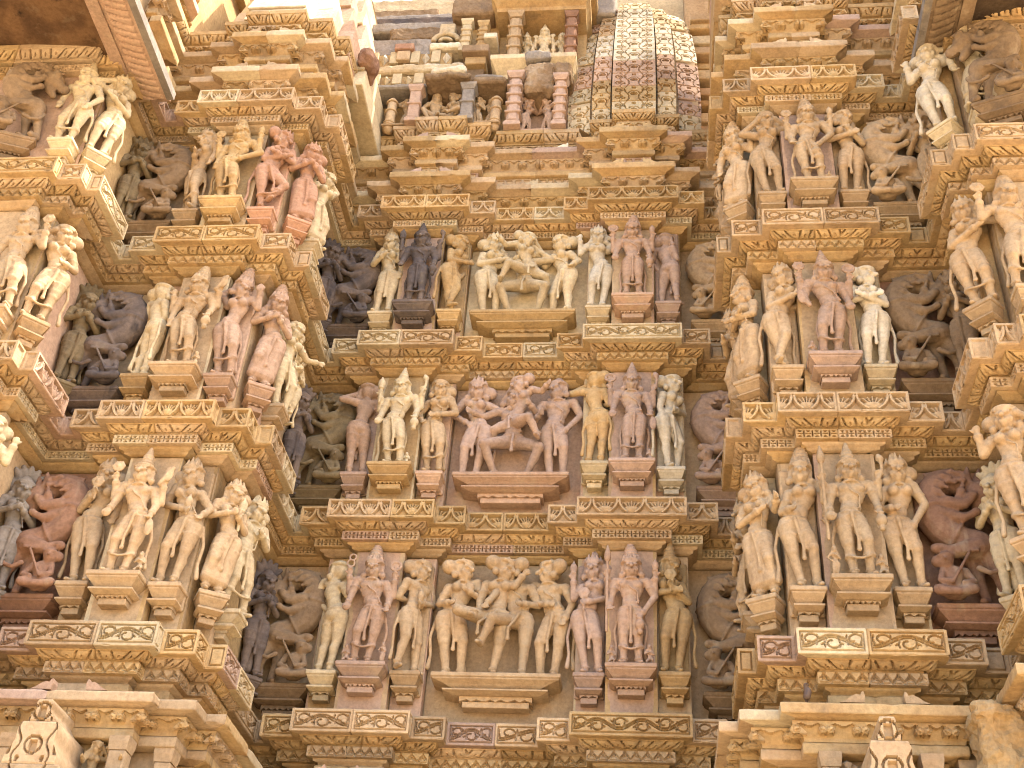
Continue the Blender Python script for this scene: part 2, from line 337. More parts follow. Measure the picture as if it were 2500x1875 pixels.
    # belt, sash, swags
    if dress:
        g.tor(P + (0, 0.004, 0.020), (hw + .003, 0.063), 0.0105, n=20); g.tor(P + (0, 0.006, -0.012), (hw + .010, 0.068), 0.0065, n=20)
        mid = (K[-1] + K[1])/2
        g.tube([P + (0, -0.072, 0.0), P*0.55 + mid*0.45 + (0, -0.055, 0), mid + (0.0, -0.040, 0.015), mid + (0, -0.03, -0.06)], [0.015, 0.012, 0.011, 0.014], 8); g.ell(mid + (0, -0.035, -0.07), (0.018, 0.012, 0.02))
        for s_ in (-1, 1): g.tor(hj[s_]*0.62 + K[s_]*0.38, th*0.88, 0.0060, n=14); g.tor(hj[s_]*0.25 + K[s_]*0.75, th*0.74, 0.0050, n=14)
        if drape == 'swag':
            a = (K[-1]*.5 + A[-1]*.5) + (-.035, -.012, .02); b = (K[1]*.5 + A[1]*.5) + (.035, -.012, .02); g.tube([a, a*.75 + b*.25 + (0, -.034, -.032), a*.5 + b*.5 + (0, -.036, -.044), a*.25 + b*.75 + (0, -.034, -.032), b], 0.0105, 8)
            for s_ in (-1, 1): q = (K[s_]*.5 + A[s_]*.5); g.tor(q + (0, 0, .01), 0.037, 0.010, n=12)
        if drape in ('swag', 'side'):
            for s_ in (-1, 1):
                q = P + (s_*(hw + .012), 0.03, -0.01); g.tube([q, q + (s_*0.030, 0.01, -0.16), q + (s_*0.014, 0.02, -0.30), q + (s_*0.026, 0.02, -0.40)], [0.012, 0.014, 0.013, 0.020], 6)
        if drape == 'skirt':
            for t in np.linspace(0.15, 0.98, 9):
                p = hj[-1]*(1 - t) + (K[-1]*.35 + A[-1]*.65)*t; q = hj[1]*(1 - t) + (K[1]*.35 + A[1]*.65)*t; g.cap(p + (0, .01, 0), q + (0, .01, 0), th*(1 - .12*t), th*(1 - .12*t))
    # arms
    def arm(s_, kind, first, held):
        Sh = S[s_].copy()
        if not first: Sh = Sh + (0, 0.020, -0.012)
        if kind == 'down': E = Sh + (s_*0.040, 0.0, -0.150); Wp = E + (s_*-0.004, -0.030, -0.130)
        elif kind == 'hip': E = Sh + (s_*0.085, 0.012, -0.125); Wp = P + (s_*(hw + .012), -0.040, 0.045)
        elif kind == 'chest': E = Sh + (s_*0.046, -0.010, -0.145); Wp = C + (s_*0.030, -0.105, -0.030)
        elif kind == 'cross': E = Sh + (s_*0.030, -0.030, -0.145); Wp = C + (-s_*0.055, -0.100, -0.055)
        elif kind == 'belly': E = Sh + (s_*0.055, 0.0, -0.145); Wp = P + (s_*0.020, -0.085, 0.075)
        elif kind == 'up': E = Sh + (s_*0.060, -0.010, -0.100); Wp = Sh + (s_*0.066, -0.050, 0.045)
        elif kind == 'head': E = Sh + (s_*0.120, -0.01, 0.010); Wp = H + (s_*0.052, -0.030, 0.030)
        elif kind == 'over': E = Sh + (s_*0.075, 0.0, 0.110); Wp = H + (-s_*0.030, 0.0, 0.085)
        elif kind == 'thigh': E = Sh + (s_*0.060, 0.0, -0.145); Wp = P + (s_*0.085, -0.055, -0.060)
        elif kind == 'open': E = Sh + (s_*0.036, -0.006, -0.150); Wp = E + (s_*0.004, -0.055, -0.108)
        elif kind == 'fwd': E = Sh + (s_*0.040, -0.050, -0.130); Wp = E + (s_*0.045, -0.085, 0.030)
        elif kind == 'out': E = Sh + (s_*0.110, -0.01, -0.075); Wp = E + (s_*0.090, -0.045, 0.020)
        elif kind == 'back': E = Sh + (s_*0.040, 0.04, -0.140); Wp = C + (s_*0.02, 0.075, -0.07)
        elif isinstance(kind, (tuple, list)): E = np.array(kind[0], float); Wp = np.array(kind[1], float)
        g.cap(Sh, E, 0.038, 0.031); g.ell(Sh + (0, 0, -.004), 0.041); g.cap(E, Wp, 0.030, 0.021)
        g.tor(Sh*.5 + E*.5, 0.034, 0.008, n=12); d = Wp - E; d = d/np.linalg.norm(d)
        t = np.cross(d, (0.3, 1, 0.2)); t /= np.linalg.norm(t); g.tor(Wp - d*0.016, 0.024, 0.008, t, np.cross(d, t), n=12); g.tor(Wp - d*0.034, 0.025, 0.006, t, np.cross(d, t), n=12)
        hand(g, Wp, d if kind not in ('up',) else np.array((0, -0.2, 1.)), s_, held is not None)
        if held: attribute(g, held, Wp + d*0.03 if kind != 'up' else Wp + np.array((0, -.01, .035)), s_)
    if arms[0]: arm(-1, arms[0], True, hold[0])
    if arms[1]: arm(1, arms[1], True, hold[1])
    if back_arms:
        if back_arms[0]: arm(-1, back_arms[0], False, back_hold[0])
        if back_arms[1]: arm(1, back_arms[1], False, back_hold[1])
    # necklaces, thread across the chest
    g.tor(nk + (0, -0.008, -0.004), (0.052, 0.040), 0.008, n=16); g.tor(C + (0, -0.014, 0.052), (0.070, 0.052), 0.009, (1, 0, 0), (0, 0.86, -0.5), n=18)
    if not f or rr.random() < .4: g.tube([C + (-.05, -.048, .05), C + (0, -.062, -.02), C + (.045, -.055, -.05), P + (.06, -.055, .05)], 0.0065, 6)
    v = g.verts()
    if turn: v = v @ rotz_m(turn).T
    g.v = [v]
    return g

def place(g, scale=1.0, off=(0, 0, 0), mirror=False, bulk=1.0):
    v = g.verts()*scale*(bulk, bulk, 1.0)
    if mirror: v = v*(-1, 1, 1); g.f = [q[::-1] for q in g.f]
    g.v = [v + np.array(off)]; return g

def lion(facing=1, seed=0, rider=True):
    """rearing leogryph with head turned back over a crouching warrior, unit height, heading to +X"""
    rr = random.Random(seed); g = Geo()
    body = [(.105, -.02, .84), (.055, 0, .925), (-.035, 0, .945), (-.125, 0, .885), (-.170, 0, .780), (-.160, 0, .660), (-.095, 0, .550), (.005, 0, .480), (.090, 0, .445)]
    g.tube(body, [.075, .085, .092, .098, .104, .108, .105, .105, .115], 12)
    # head with open jaw
    body_g, g = g, Geo()
    g.ell((.150, -.03, .82), (.085, .075, .080)); g.cap((.17, -.04, .80), (.245, -.05, .735), .055, .036); g.cap((.13, -.03, .76), (.185, -.045, .665), .042, .026); g.ell((.255, -.05, .745), (.030, .04, .028))
    for k in range(3): g.cap((.20 + .02*k, -.065, .735 - .015*k), (.195 + .02*k, -.065, .71 - .015*k), .009, .004, 6)
    g.ell((.185, -.098, .840), (.022, .016, .020)); g.cap((.16, -.10, .868), (.215, -.09, .858), .012, .010, 6)
    g.cap((.09, -.05, .885), (.10, -.06, .965), .030, .010); g.cap((.14, -.03, .895), (.165, -.03, .975), .026, .009)
    hv = (g.verts() - (.11, -.03, .85))*1.32 + (.115, -.045, .85); body_g.add(hv, g.f); g = body_g
    for a in range(10):
        t = R_(-80 + a*28); g.ell((.055 + .022*math.sin(t), -.02 + .094*math.cos(t)*-1, .885 + .088*math.sin(t)), .019)
    for k in range(9): u = k/8; p = np.array(body[1])*(1 - u) + np.array(body[3])*u; g.cap(p + (-.02, -.03, .07), p + (-.05, -.03, .11), .020, .008, 6)
    for k in range(14):      # curls of the mane
        u = k/13; i0 = 1 + u*4; q = int(i0); w_ = i0 - q; p = np.array(body[q])*(1 - w_) + np.array(body[min(q + 1, 8)])*w_; s_ = 1 if k % 2 else -1
        g.cap(p + (.02, -.088, .03*s_), p + (.055, -.098, -.015 + .03*s_), .022, .012, 6); g.ell(p + (.06, -.098, -.02 + .03*s_), .014)
    for k in range(22):      # beaded girths round the body
        t_ = R_(-100 + k*10)
        for (c_, r_, ax) in (((-.165, 0, .72), .110, 0), ((-.03, 0, .507), .110, 1)):
            g.ell((c_[0] + (math.sin(t_)*r_*.97 if ax == 0 else .06*math.sin(t_)), -abs(math.cos(t_))*r_, c_[2] + (0.02*math.sin(t_) if ax == 0 else math.sin(t_)*r_*.9)), .0115, n=6, m=5)
    # fore legs drawn up
    g.cap((-.07, -.08, .735), (.035, -.115, .700), .050, .034); g.cap((.035, -.115, .700), (.085, -.12, .745), .032, .026); g.ell((.095, -.125, .765), (.034, .034, .030))
    g.cap((-.09, -.06, .66), (.02, -.10, .610), .046, .032); g.cap((.02, -.10, .61), (.085, -.11, .635), .030, .025); g.ell((.1, -.115, .645), (.032, .034, .028))
    # hind legs: one raised along the belly, one standing
    g.ell((.095, -.05, .42), (.105, .085, .11)); g.cap((.09, -.08, .40), (-.09, -.10, .355), .072, .046); g.cap((-.09, -.10, .355), (-.165, -.10, .385), .036, .032); g.ell((-.185, -.105, .375), (.042, .036, .034))
    for k in range(8): u = k/7; g.ell((.06 - .18*u, -.145 + .02*u, .345 - .01*u), .013)
    g.cap((.13, -.03, .38), (.185, -.05, .215), .075, .046); g.cap((.185, -.05, .215), (.215, -.035, .06), .042, .033); g.cap((.215, -.035, .05), (.175, -.10, .025), .036, .030)
    g.cap((.04, 0.0, .38), (.075, -.0, .20), .055, .04); g.cap((.075, 0, .2), (.1, .0, .05), .036, .03); g.cap((.1, 0, .04), (.06, -.06, .025), .032, .026)
    g.tube([(.15, -.05, .36), (.215, -.085, .31), (.195, -.11, .225), (.115, -.12, .195), (.055, -.12, .225)], [.022, .020, .017, .016, .022], 8)
    # warrior crouching underneath
    wx = -.115
    g.ell((wx, -.09, .075), (.075, .07, .055)); g.cap((wx, -.09, .09), (wx + .02, -.10, .19), .055, .058); g.cap((wx - .05, -.10, .21), (wx + .085, -.10, .21), .030, .030)
    g.ell((wx - .03, -.12, .285), (.052, .052, .058)); g.ell((wx - .075, -.09, .29), (.04, .04, .04)); g.tor((wx - .03, -.12, .305), .05, .011); g.cap((wx - .045, -.17, .285), (wx - .045, -.178, .268), .008, .010, 6)
    g.cap((wx + .085, -.10, .21), (wx + .12, -.14, .12), .026, .021); g.cap((wx + .12, -.14, .12), (wx + .05, -.17, .10), .021, .018); g.cap((wx - .05, -.10, .21), (wx - .085, -.14, .13), .026, .021); g.cap((wx - .085, -.14, .13), (wx - .02, -.17, .11), .021, .018)
    g.cap((wx - .02, -.18, .10), (wx + .115, -.16, .32), .013, .011, 6)
    g.cap((wx - .03, -.10, .06), (wx + .10, -.17, .055), .045, .036); g.cap((wx + .10, -.17, .05), (wx + .0, -.18, .03), .032, .024); g.cap((wx + .03, -.09, .06), (wx - .11, -.16, .055), .044, .036); g.cap((wx - .11, -.16, .05), (wx + .0, -.19, .03), .032, .024)
    if rider:
        g.ell((.03, -.11, .80), (.032, .03, .036)); g.cap((.02, -.09, .77), (0, -.09, .70), .034, .036); g.cap((.01, -.10, .76), (.09, -.13, .77), .016, .013, 6)
    return place(g, 1.0, mirror=facing < 0)

# ------------------------------------------------------------------ ground in front of the temple
gme = mesh('ground', [(-400, -400, -1.7), (400, -400, -1.7), (400, 400, -1.7), (-400, 400, -1.7)], [(0, 1, 2, 3)])
gmat = stone('sandy_paving', (0.38, 0.29, 0.185), (0.33, 0.25, 0.155), 0.1, 0.3, 0.2)
tag(obj('ground', gme, gmat), kind='structure')

# ------------------------------------------------------------------ plan of the wall: outer line of the frieze courses, left to right
PL = [(-7.9,7.50),(-5.41,7.50),(-5.41,7.60),(-5.18,7.60),(-5.18,7.75),(-5.06,7.75),(-5.06,8.42),(-5.20,8.42),(-5.20,8.69),(-5.07,8.69),
      (-5.07,8.57),(-4.78,8.57),(-4.78,8.44),(-3.74,8.44),(-3.74,8.57),(-3.46,8.57),(-3.46,8.83),(-3.31,8.83),(-3.31,9.66),(-3.46,9.66),
      (-3.46,10.36),(-3.38,10.36),(-3.38,10.20),(-3.08,10.20),(-3.08,10.06),(-2.05,10.06),(-2.05,10.18),(-1.76,10.18),(-1.76,10.30),(-0.97,10.30),
      (-0.97,10.15),(-0.69,10.15),(-0.69,10.00),(0.33,10.00),(0.33,10.10),(0.62,10.10),(0.62,10.36),(0.78,10.36),(0.78,9.60),(0.63,9.60),
      (0.63,8.74),(0.76,8.74),(0.76,8.52),(1.03,8.52),(1.03,8.38),(2.08,8.38),(2.08,8.52),(2.37,8.52),(2.37,8.66),(2.55,8.66),
      (2.55,8.36),(2.42,8.36),(2.42,7.70),(2.57,7.70),(2.57,7.53),(2.73,7.53),(2.73,7.42),(5.2,7.42)]
PL = np.array(PL); NE = len(PL) - 1
ED = PL[1:] - PL[:-1]; EL = np.linalg.norm(ED, axis=1); ED = ED/EL[:, None]; EN = np.stack([ED[:, 1], -ED[:, 0]], 1)
def corner(i, o):
    if i == 0: return PL[0] + EN[0]*o
    if i == NE: return PL[NE] + EN[NE - 1]*o
    return PL[i] + (EN[i - 1] + EN[i])*o
# which edges belong to which standing piece of the temple
BAY = {'fl': range(0, 8), 'l': range(8, 20), 'c': range(20, 37), 'r': range(37, 49), 'fr': range(49, NE)}
def bay_of(e): return [k for k, v in BAY.items() if e in v][0]
THING = {}
for k, nm, lab, ct in (('fl', 'balcony_wall', 'carved stone wall under the deep balcony eave at the far left', 'wall'),
                   ('l', 'temple_pier', 'carved sandstone pier with three rows of statues left of the recessed wall', 'pier'),
                   ('c', 'recessed_wall', 'recessed carved sandstone wall between the two projecting piers', 'wall'),
                   ('r', 'temple_pier', 'carved sandstone pier with three rows of statues right of the recessed wall', 'pier'),
                   ('fr', 'balcony_wall', 'carved stone wall under the deep balcony eave at the far right', 'wall')):
    x = PL[list(BAY[k])].mean(0); THING[k] = empty(nm, (float(x[0]), float(x[1]) + .5, -1.7), 0, lab, ct)
THING['l']['group'] = THING['r']['group'] = 'projecting statue piers'; THING['fl']['group'] = THING['fr']['group'] = 'balcony walls'
def child(name, me, mat, parent):
    o = bpy.data.objects.new(name, me); COL.objects.link(o); o.parent = parent
    o.matrix_parent_inverse = Matrix.Translation(-Vector(parent.location)) if parent.rotation_euler.z == 0 else parent.matrix_world.inverted()
    if not me.materials: me.materials.append(M[mat] if isinstance(mat, str) else mat)
    return o

# ------------------------------------------------------------------ relief patterns: f(s, v, L, H) -> height, s from the middle of the block, v from its top
def seg_dist(S_, V_, pts):
    d = np.full(S_.shape, 9.0); pts = np.asarray(pts)
    for a, b in zip(pts[:-1], pts[1:]):
        ab = b - a; l2 = ab @ ab + 1e-12; t = np.clip(((S_ - a[0])*ab[0] + (V_ - a[1])*ab[1])/l2, 0, 1)
        d = np.minimum(d, np.hypot(S_ - a[0] - t*ab[0], V_ - a[1] - t*ab[1]))
    return d
def sstep(x, a, b): t = np.clip((x - a)/(b - a), 0, 1); return t*t*(3 - 2*t)
def frame_d(s, v, L, H, m): return np.minimum(L/2 - np.abs(s), np.minimum(v, H - v)) - m
def rel_scroll(s, v, L, H):
    m = 0.026; fd = frame_d(s, v, L, H, m); h = -0.020*(1 - sstep(np.abs(fd), 0.0030, 0.0070))
    Li = L - 2*m - .03
    if Li < 0.10: return h
    n = max(1, round(Li/0.205)); p = Li/n; A_ = 0.27*(H - 2*m); c = H/2; pts = []
    d = np.full(s.shape, 9.0); xs = np.linspace(-Li/2, Li/2, n*8 + 1)
    wave = lambda x: c + A_*np.cos(math.pi*(x + Li/2)/p)
    for off in (-0.010, 0.010): d = np.minimum(d, seg_dist(s, v, np.stack([xs, wave(xs) + off], 1)))
    for k in range(n + 1):
        x0 = -Li/2 + k*p; sg = 1 if k % 2 == 0 else -1
        if k in (0, n): x0 += (0.25*p if k == 0 else -0.25*p)
        cy = c - sg*0.30*A_; th = np.linspace(0.4, 4.9, 14); r = 0.012 + 0.0105*th
        d = np.minimum(d, seg_dist(s, v, np.stack([x0 + r*np.cos(th + 1.2), cy + sg*r*np.sin(th + 1.2)*0.82], 1)))
        for q in (-1, 1):
            a = np.linspace(0, 1.3, 5); d = np.minimum(d, seg_dist(s, v, np.stack([x0 + q*(0.33*p - .018*np.cos(a*1.5)), cy - sg*(A_*0.85) + sg*0.024*np.sin(a*1.7) ], 1)))
            d = np.minimum(d, seg_dist(s, v, np.stack([x0 + q*(0.30*p - .014*a), cy - sg*0.3*A_ + sg*0.03*a*a], 1)))
    inside = sstep(fd, 0.004, 0.010)
    return h - 0.028*(1 - sstep(d, 0.0036, 0.0075))*inside
def rel_lotus(s, v, L, H):
    m = 0.020; fd = frame_d(s, v, L, H, m); inside = sstep(fd, 0.0, 0.008); h = -0.046*inside
    Li = L - 2*m
    if Li < 0.12: return h*0.3
    n = max(1, round(Li/0.23)); p = Li/n; up = np.zeros_like(s); z = (v - m)/(H - 2*m)
    for k in range(n + 1):          # bowls with petals (half bowls at both ends)
        x0 = -Li/2 + k*p; q = np.hypot((s - x0)/(0.30*p), (z - 0.58)/0.36); up = np.maximum(up, 0.042*np.sqrt(np.clip(1 - q*q, 0, 1))*(z > 0.52))
        for a in (-0.34, -0.17, 0.0, 0.17, 0.34):
            d = seg_dist(s, v, [(x0 + a*0.25*p, m + 0.62*(H - 2*m)), (x0 + a*0.85*p, m + (0.14 + abs(a)*.35)*(H - 2*m))]); up = np.maximum(up, 0.036*(1 - sstep(d, 0.005, 0.010)))
    for k in range(n):              # ogee arches between them
        x0 = -Li/2 + (k + .5)*p
        for q in (-1, 1):
            t = np.linspace(0, 1, 7); pts = np.stack([x0 + q*(0.012 + 0.30*p*t**2.2), m + (H - 2*m)*(0.10 + 0.80*t)], 1); w = 0.010 + 0.004*(1 - np.clip(z, 0, 1))
            d = seg_dist(s, v, pts); up = np.maximum(up, 0.044*(1 - sstep(d, w*0.75, w*1.25)))
            d = seg_dist(s, v, [(x0 + q*0.30*p, m + .9*(H - 2*m)), (x0 + q*0.36*p, m + .70*(H - 2*m))]); up = np.maximum(up, 0.03*(1 - sstep(d, .007, .012)))
    return h + up*inside
def rel_petal(s, v, L, H):
    n = max(1, round(L/0.105)); p = L/n; z = v/H; lean = np.where(s >= 0, 1.0, -1.0)*0.45
    x = s + lean*p*(z - .5)*1.1 ; q = (x/p) % 1.0 if n % 2 else (x/p + .5) % 1.0
    b = np.sqrt(np.clip(1 - (2*q - 1)**2, 0, 1)); tip = sstep(z, 0.98, 0.72 - 0.0*q)
    h = 0.015*b*tip - 0.028*(1 - sstep(np.minimum(q, 1 - q)*p, 0.004, 0.009))*(z < .86)
    h -= 0.020*(1 - sstep(np.abs(q - .5)*p, .003, .007))*(np.abs(z - .45) < .16)
    return h*sstep(L/2 - np.abs(s), 0.0, 0.02)
def rel_diamond(s, v, L, H):
    n = max(1, round(L/0.088)); p = L/n; q = ((s + L/2)/p) % 1.0; z = v/H; y = np.clip((z - .16)/.68, 0, 1)
    tri = 1 - 2*np.abs(q - .5); d1 = np.abs(tri - (1 - (1 - y)) )*0.5*p
    d1 = np.abs(y - (1 - tri))*0.45*(H*.68); g = (1 - sstep(d1, 0.0028, 0.0060))
    t2 = np.abs(y - .5 - np.abs(q - .5)*1.0)*0.45*(H*.68); g2 = (1 - sstep(t2, 0.002, 0.005))*(y > 1 - tri)
    g3 = (1 - sstep(np.minimum(np.abs(z - .12), np.abs(z - .90))*H, .001, .0035))
    return -0.030*np.maximum(np.maximum(g, g2*.8), g3*.4)*sstep(L/2 - np.abs(s), 0.006, 0.014)
def rel_grid(s, v, L, H):
    n = max(1, round(L/0.072)); p = L/n; q = ((s + L/2)/p) % 1.0; z = v/H
    mid = (1 - sstep(np.abs(z - .5)*H, .002, .0055))*(np.abs(q - .5) < .38)
    tri_u = (z > .62) & (z < .86) & (np.abs(q - .5)*p < (z - .62)*H*0.75); tri_d = (z < .38) & (z > .14) & (np.abs(q - .5)*p < (.38 - z)*H*0.75)
    bar = (np.minimum(q, 1 - q)*p < .004) & (np.abs(z - .5) < .34)
    return -0.036*np.maximum(mid, np.maximum(np.maximum(tri_u, tri_d)*1.0, bar*.8))*sstep(L/2 - np.abs(s), 0.012, 0.02)
def rel_bracket(s, v, L, H):
    n = max(1, round(L/0.21)); p = L/n; q = ((s + L/2)/p) % 1.0; z = v/H; e = np.minimum(q, 1 - q)*p       # curls sit at the cell borders
    low = 0.30 + 0.10*np.cos(4*math.pi*q); plate = z < low
    for c in (0.026,):
        d = np.hypot(e - c, (z - 0.62)*H); plate = plate | (d < 0.030); 
    plate = plate | ((e < 0.020) & (z < 0.80))
    h = np.where(plate, 0.0, -0.095)
    d = np.hypot(e - 0.028, (z - 0.60)*H); h = h - 0.012*plate*((np.abs(d - 0.017) < .004) & ((e > .02) | (z < .55)))
    rb = plate*np.clip(1 - (np.hypot(e - .026, (z - .62)*H)/.03)**2, 0, 1)*0.022
    return (h + rb)*1.0
def rel_dentil(s, v, L, H):
    n = max(1, round(L/0.20)); p = L/n; q = ((s + L/2)/p) % 1.0; z = v/H
    dia = np.abs(q - .5)/.34 + np.abs(z - .5)/.44; pyr = np.clip(1 - dia, 0, 1)*0.05
    hole = (np.abs(q - .5) < .40) & (z > .10)
    return np.where(hole & (dia > 1), -0.05, 0) + pyr
def rel_none(s, v, L, H): return np.zeros_like(s)

_nz = rng.standard_normal((4096,))
def wob(x, k):      # smooth cheap 1-D noise for worn edges
    x = np.asarray(x)*1.0 + 100.0 + k*17.31; i = np.floor(x).astype(int); t = x - i; t = t*t*(3 - 2*t)
    return _nz[i % 4096]*(1 - t) + _nz[(i + 1) % 4096]*t

def course_mesh(name, pieces, prof, rel, du, relrows, wear=0.004):
    """pieces: [(edge, t0, t1)], prof: [(offset, z)] outer face top to bottom, relrows: (first,last) rows that carry the relief"""
    prof = np.array(prof, float); m = len(prof); V = []; F = []; n0 = 0
    tan = np.gradient(prof, axis=0); nrm = np.stack([-tan[:, 1], tan[:, 0]], 1); nrm /= np.linalg.norm(nrm, axis=1)[:, None] + 1e-9   # outward
    arc = np.concatenate([[0], np.cumsum(np.linalg.norm(np.diff(prof, axis=0), axis=1))])
    for (e, t0, t1) in pieces:
        A_ = np.array([corner(e, o) for o in prof[:, 0]]); B_ = np.array([corner(e + 1, o) for o in prof[:, 0]])
        Lr = np.linalg.norm(B_[relrows[0]] - A_[relrows[0]])*(t1 - t0); N_ = max(2, int(round(Lr/du)) + 1); 
        if rel is rel_none: N_ = max(2, int(Lr/0.06) + 2)
        t = t0 + (t1 - t0)*np.linspace(0, 1, N_)
        XY = A_[None]*(1 - t)[:, None, None] + B_[None]*t[:, None, None]                       # N x m x 2
        Z = np.broadcast_to(prof[:, 1], (N_, m)).copy()
        a, b = relrows; s = np.broadcast_to(((t - t0)/(t1 - t0) - .5)[:, None]*Lr, (N_, b - a + 1)); v = np.broadcast_to((arc[a:b + 1] - arc[a])[None], (N_, b - a + 1))
        D = np.zeros((N_, m))
        if Lr > 0.05: D[:, a:b + 1] = rel(s, v, Lr, arc[b] - arc[a])
        endw = sstep(np.minimum(t - t0, t1 - t)/(t1 - t0)*Lr, 0, 0.005)
        joint = np.zeros(N_)
        if t0 > 1e-6: joint -= 0.010*(1 - sstep((t - t0)/(t1 - t0)*Lr, 0.0, 0.008))
        if t1 < 1 - 1e-6: joint -= 0.010*(1 - sstep((t1 - t)/(t1 - t0)*Lr, 0.0, 0.008))
        D = D*endw[:, None] + joint[:, None]*(np.arange(m) > 0)[None]
        # chipped, worn edges
        if wear:
            x = XY[:, :, 0]*9 + XY[:, :, 1]*9; zz = np.arange(m)[None]*0.9
            w = wob(x*1.3, 1)[:]*0.5 + wob(x*3.7 + zz, 2)*0.35
            D = D + w*wear*0.35
            chip = np.clip(wob(x[:, a]*1.1, 5) - 1.0, 0, 1.2)*wear*3.2; D[:, a] -= chip; 
            chip = np.clip(wob(x[:, b]*1.7, 9) - 0.9, 0, 1.2)*wear*4.0; D[:, b] -= chip; Z[:, b] += chip*0.8
        X = XY[:, :, 0] + D*nrm[None, :, 0]*EN[e][0]; Y = XY[:, :, 1] + D*nrm[None, :, 0]*EN[e][1]; Z = Z + D*nrm[None, :, 1]
        V.append(np.stack([X, Y, Z], 2).reshape(-1, 3))
        ii = np.arange(N_ - 1)[:, None]*m + np.arange(m - 1)[None] + n0
        F.append(np.stack([ii, ii + 1, ii + m + 1, ii + m], 2).reshape(-1, 4)); n0 += N_*m
    V = np.concatenate(V); F = np.concatenate(F)
    me = bpy.data.meshes.new(name); me.vertices.add(len(V)); me.vertices.foreach_set('co', V.ravel()); me.loops.add(F.size); me.loops.foreach_set('vertex_index', F.ravel().astype(np.int32))
    me.polygons.add(len(F)); me.polygons.foreach_set('loop_start', np.arange(0, F.size, 4, dtype=np.int32)); me.polygons.foreach_set('loop_total', np.full(len(F), 4, np.int32)); me.update(calc_edges=True); me.validate()
    return me

# stones: fronts together with their short returns
def stones(edges):
    out = []; used = set()
    for e in edges:
        if EL[e] >= 0.20 and abs(EN[e][1]) > .5 or EL[e] > 0.5:
            grp = [e]
            out.append(grp); used.add(e)
    for e in edges:
        if e in used: continue
        for g in out:
            if e - 1 == g[-1] or e + 1 == g[0]:
                (g.append if e > g[0] else (lambda q: g.insert(0, q)))(e); used.add(e); break
        else: out.append([e]); used.add(e)
    return out
SPLIT = {12: (.47,), 24: (.53,), 32: (), 44: (.52,), 28: (.5,), 17: (.55,), 0: (.3, .6), 56: (.3,), 39: (.5,)}
THIN = {'frieze_block': .30, 'petal_moulding': .42, 'scrolled_bracket': .34, 'patterned_band': .34, 'dentil_course': .25}
def lay(course, edges, prof, rel, mats, relrows, du=0.0075, wear=0.004, split=True, seed=0):
    rr = random.Random(seed*131 + len(course)*7)
    for g in stones(sorted(edges)):
        main = max(g, key=lambda e: EL[e]); cuts = SPLIT.get(main, ()) if split else ()
        lo = [(e, 0, 1) for e in g if e < main]; hi = [(e, 0, 1) for e in g if e > main]
        cuts = [c + rr.uniform(-.10, .10) for c in cuts]; c = [0.0] + list(cuts) + [1.0]
        for k in range(len(c) - 1):
            ps = [(main, c[k], c[k + 1])]
            if k == 0: ps = lo + ps
            if k == len(c) - 2: ps = ps + hi
            mt = rr.choices([x for x, _ in mats], [w for _, w in mats])[0]
            ob = child(course, course_mesh(course, ps, prof, rel, du, relrows, wear), mt, THING[bay_of(main)])
            if rel is not rel_none: dc = ob.modifiers.new('thin', 'DECIMATE'); dc.ratio = THIN.get(course, .35); PENDING.append(ob); FLAT.add(ob)

LV = {'A': 4.14, 'B': 6.256, 'C': 8.363, 'D': 10.386}
INS = 0.28
def rows(o0, z0, o1, z1, n): return [(o0 + (o1 - o0)*k/n, z0 + (z1 - z0)*k/n) for k in range(n + 1)]
def cyma(o0, z0, o1, z1, n, bow=0.016):
    out = []
    for k in range(n + 1):
        t = k/n; out.append((o0 + (o1 - o0)*t + bow*math.sin(math.pi*t)*0.7, z0 + (z1 - z0)*t - bow*math.sin(math.pi*t)*0.5))
    return out
PAL = {'A': [('gold', 3), ('tan', 4), ('pink', 1.4), ('mauve', .6), ('cream', 2)], 'B': [('tan', 4), ('gold', 2), ('pink', .8), ('cream', 1.5)],
       'C': [('tan', 3), ('gold', 3), ('cream', 2.5), ('mauve', .4)], 'D': [('gold', 3), ('tan', 2), ('cream', 2.5), ('pink', .5)], 'S': [('gold', 5), ('tan', 2)], 'E': [('gold', 3), ('tan', 3), ('cream', 2), ('mauve', .5), ('pink', .4)]}  # S: golden soffit stone, its tone partly stands for warm bounced light
def frieze_stack(lv, edges, seed):
    zt = LV[lv]; zb = zt - 0.205; n = 32
    rel = rel_scroll if lv in 'AC' else rel_lotus
    prof = [(-.34, zt + .035), (-.12, zt + .026), (-.014, zt + .006)] + rows(0, zt - .004, 0, zb + .005, n) + [(-.008, zb), (-.070, zb + .001)]
    lay('frieze_block', edges, prof, rel, PAL[lv], (3, 3 + n), 0.0062, 0.005, True, seed)
    prof = [(-.070, zb + .001), (-.074, zb - .006)] + cyma(-.080, zb - .008, -.158, zb - .046, 9) + [(-.160, zb - .050), (-.160, zb - .066), (-.20, zb - .067)]
    lay('petal_moulding', edges, prof, rel_petal, PAL['S'], (2, 11), 0.0100, 0.002, True, seed + 1)
    k = 12; prof = [(-.20, zb - .067), (-.146, zb - .069)] + rows(-.143, zb - .073, -.143, zb - .156, k) + [(-.147, zb - .160), (-.192, zb - .161)]
    lay('patterned_band', edges, prof, rel_diamond if lv in 'AC' else rel_grid, PAL['S'] if lv in 'AC' else PAL['B'], (2, 2 + k), 0.0075, 0.004, True, seed + 2)
    prof = [(-.192, zb - .161), (-.194, zb - .184), (-.232, zb - .186), (-.234, zb - .212), (-.30, zb - .213)]
    lay('fillet', edges, prof, rel_none, PAL['S'], (0, 4), 0.05, 0.002, False, seed + 3)
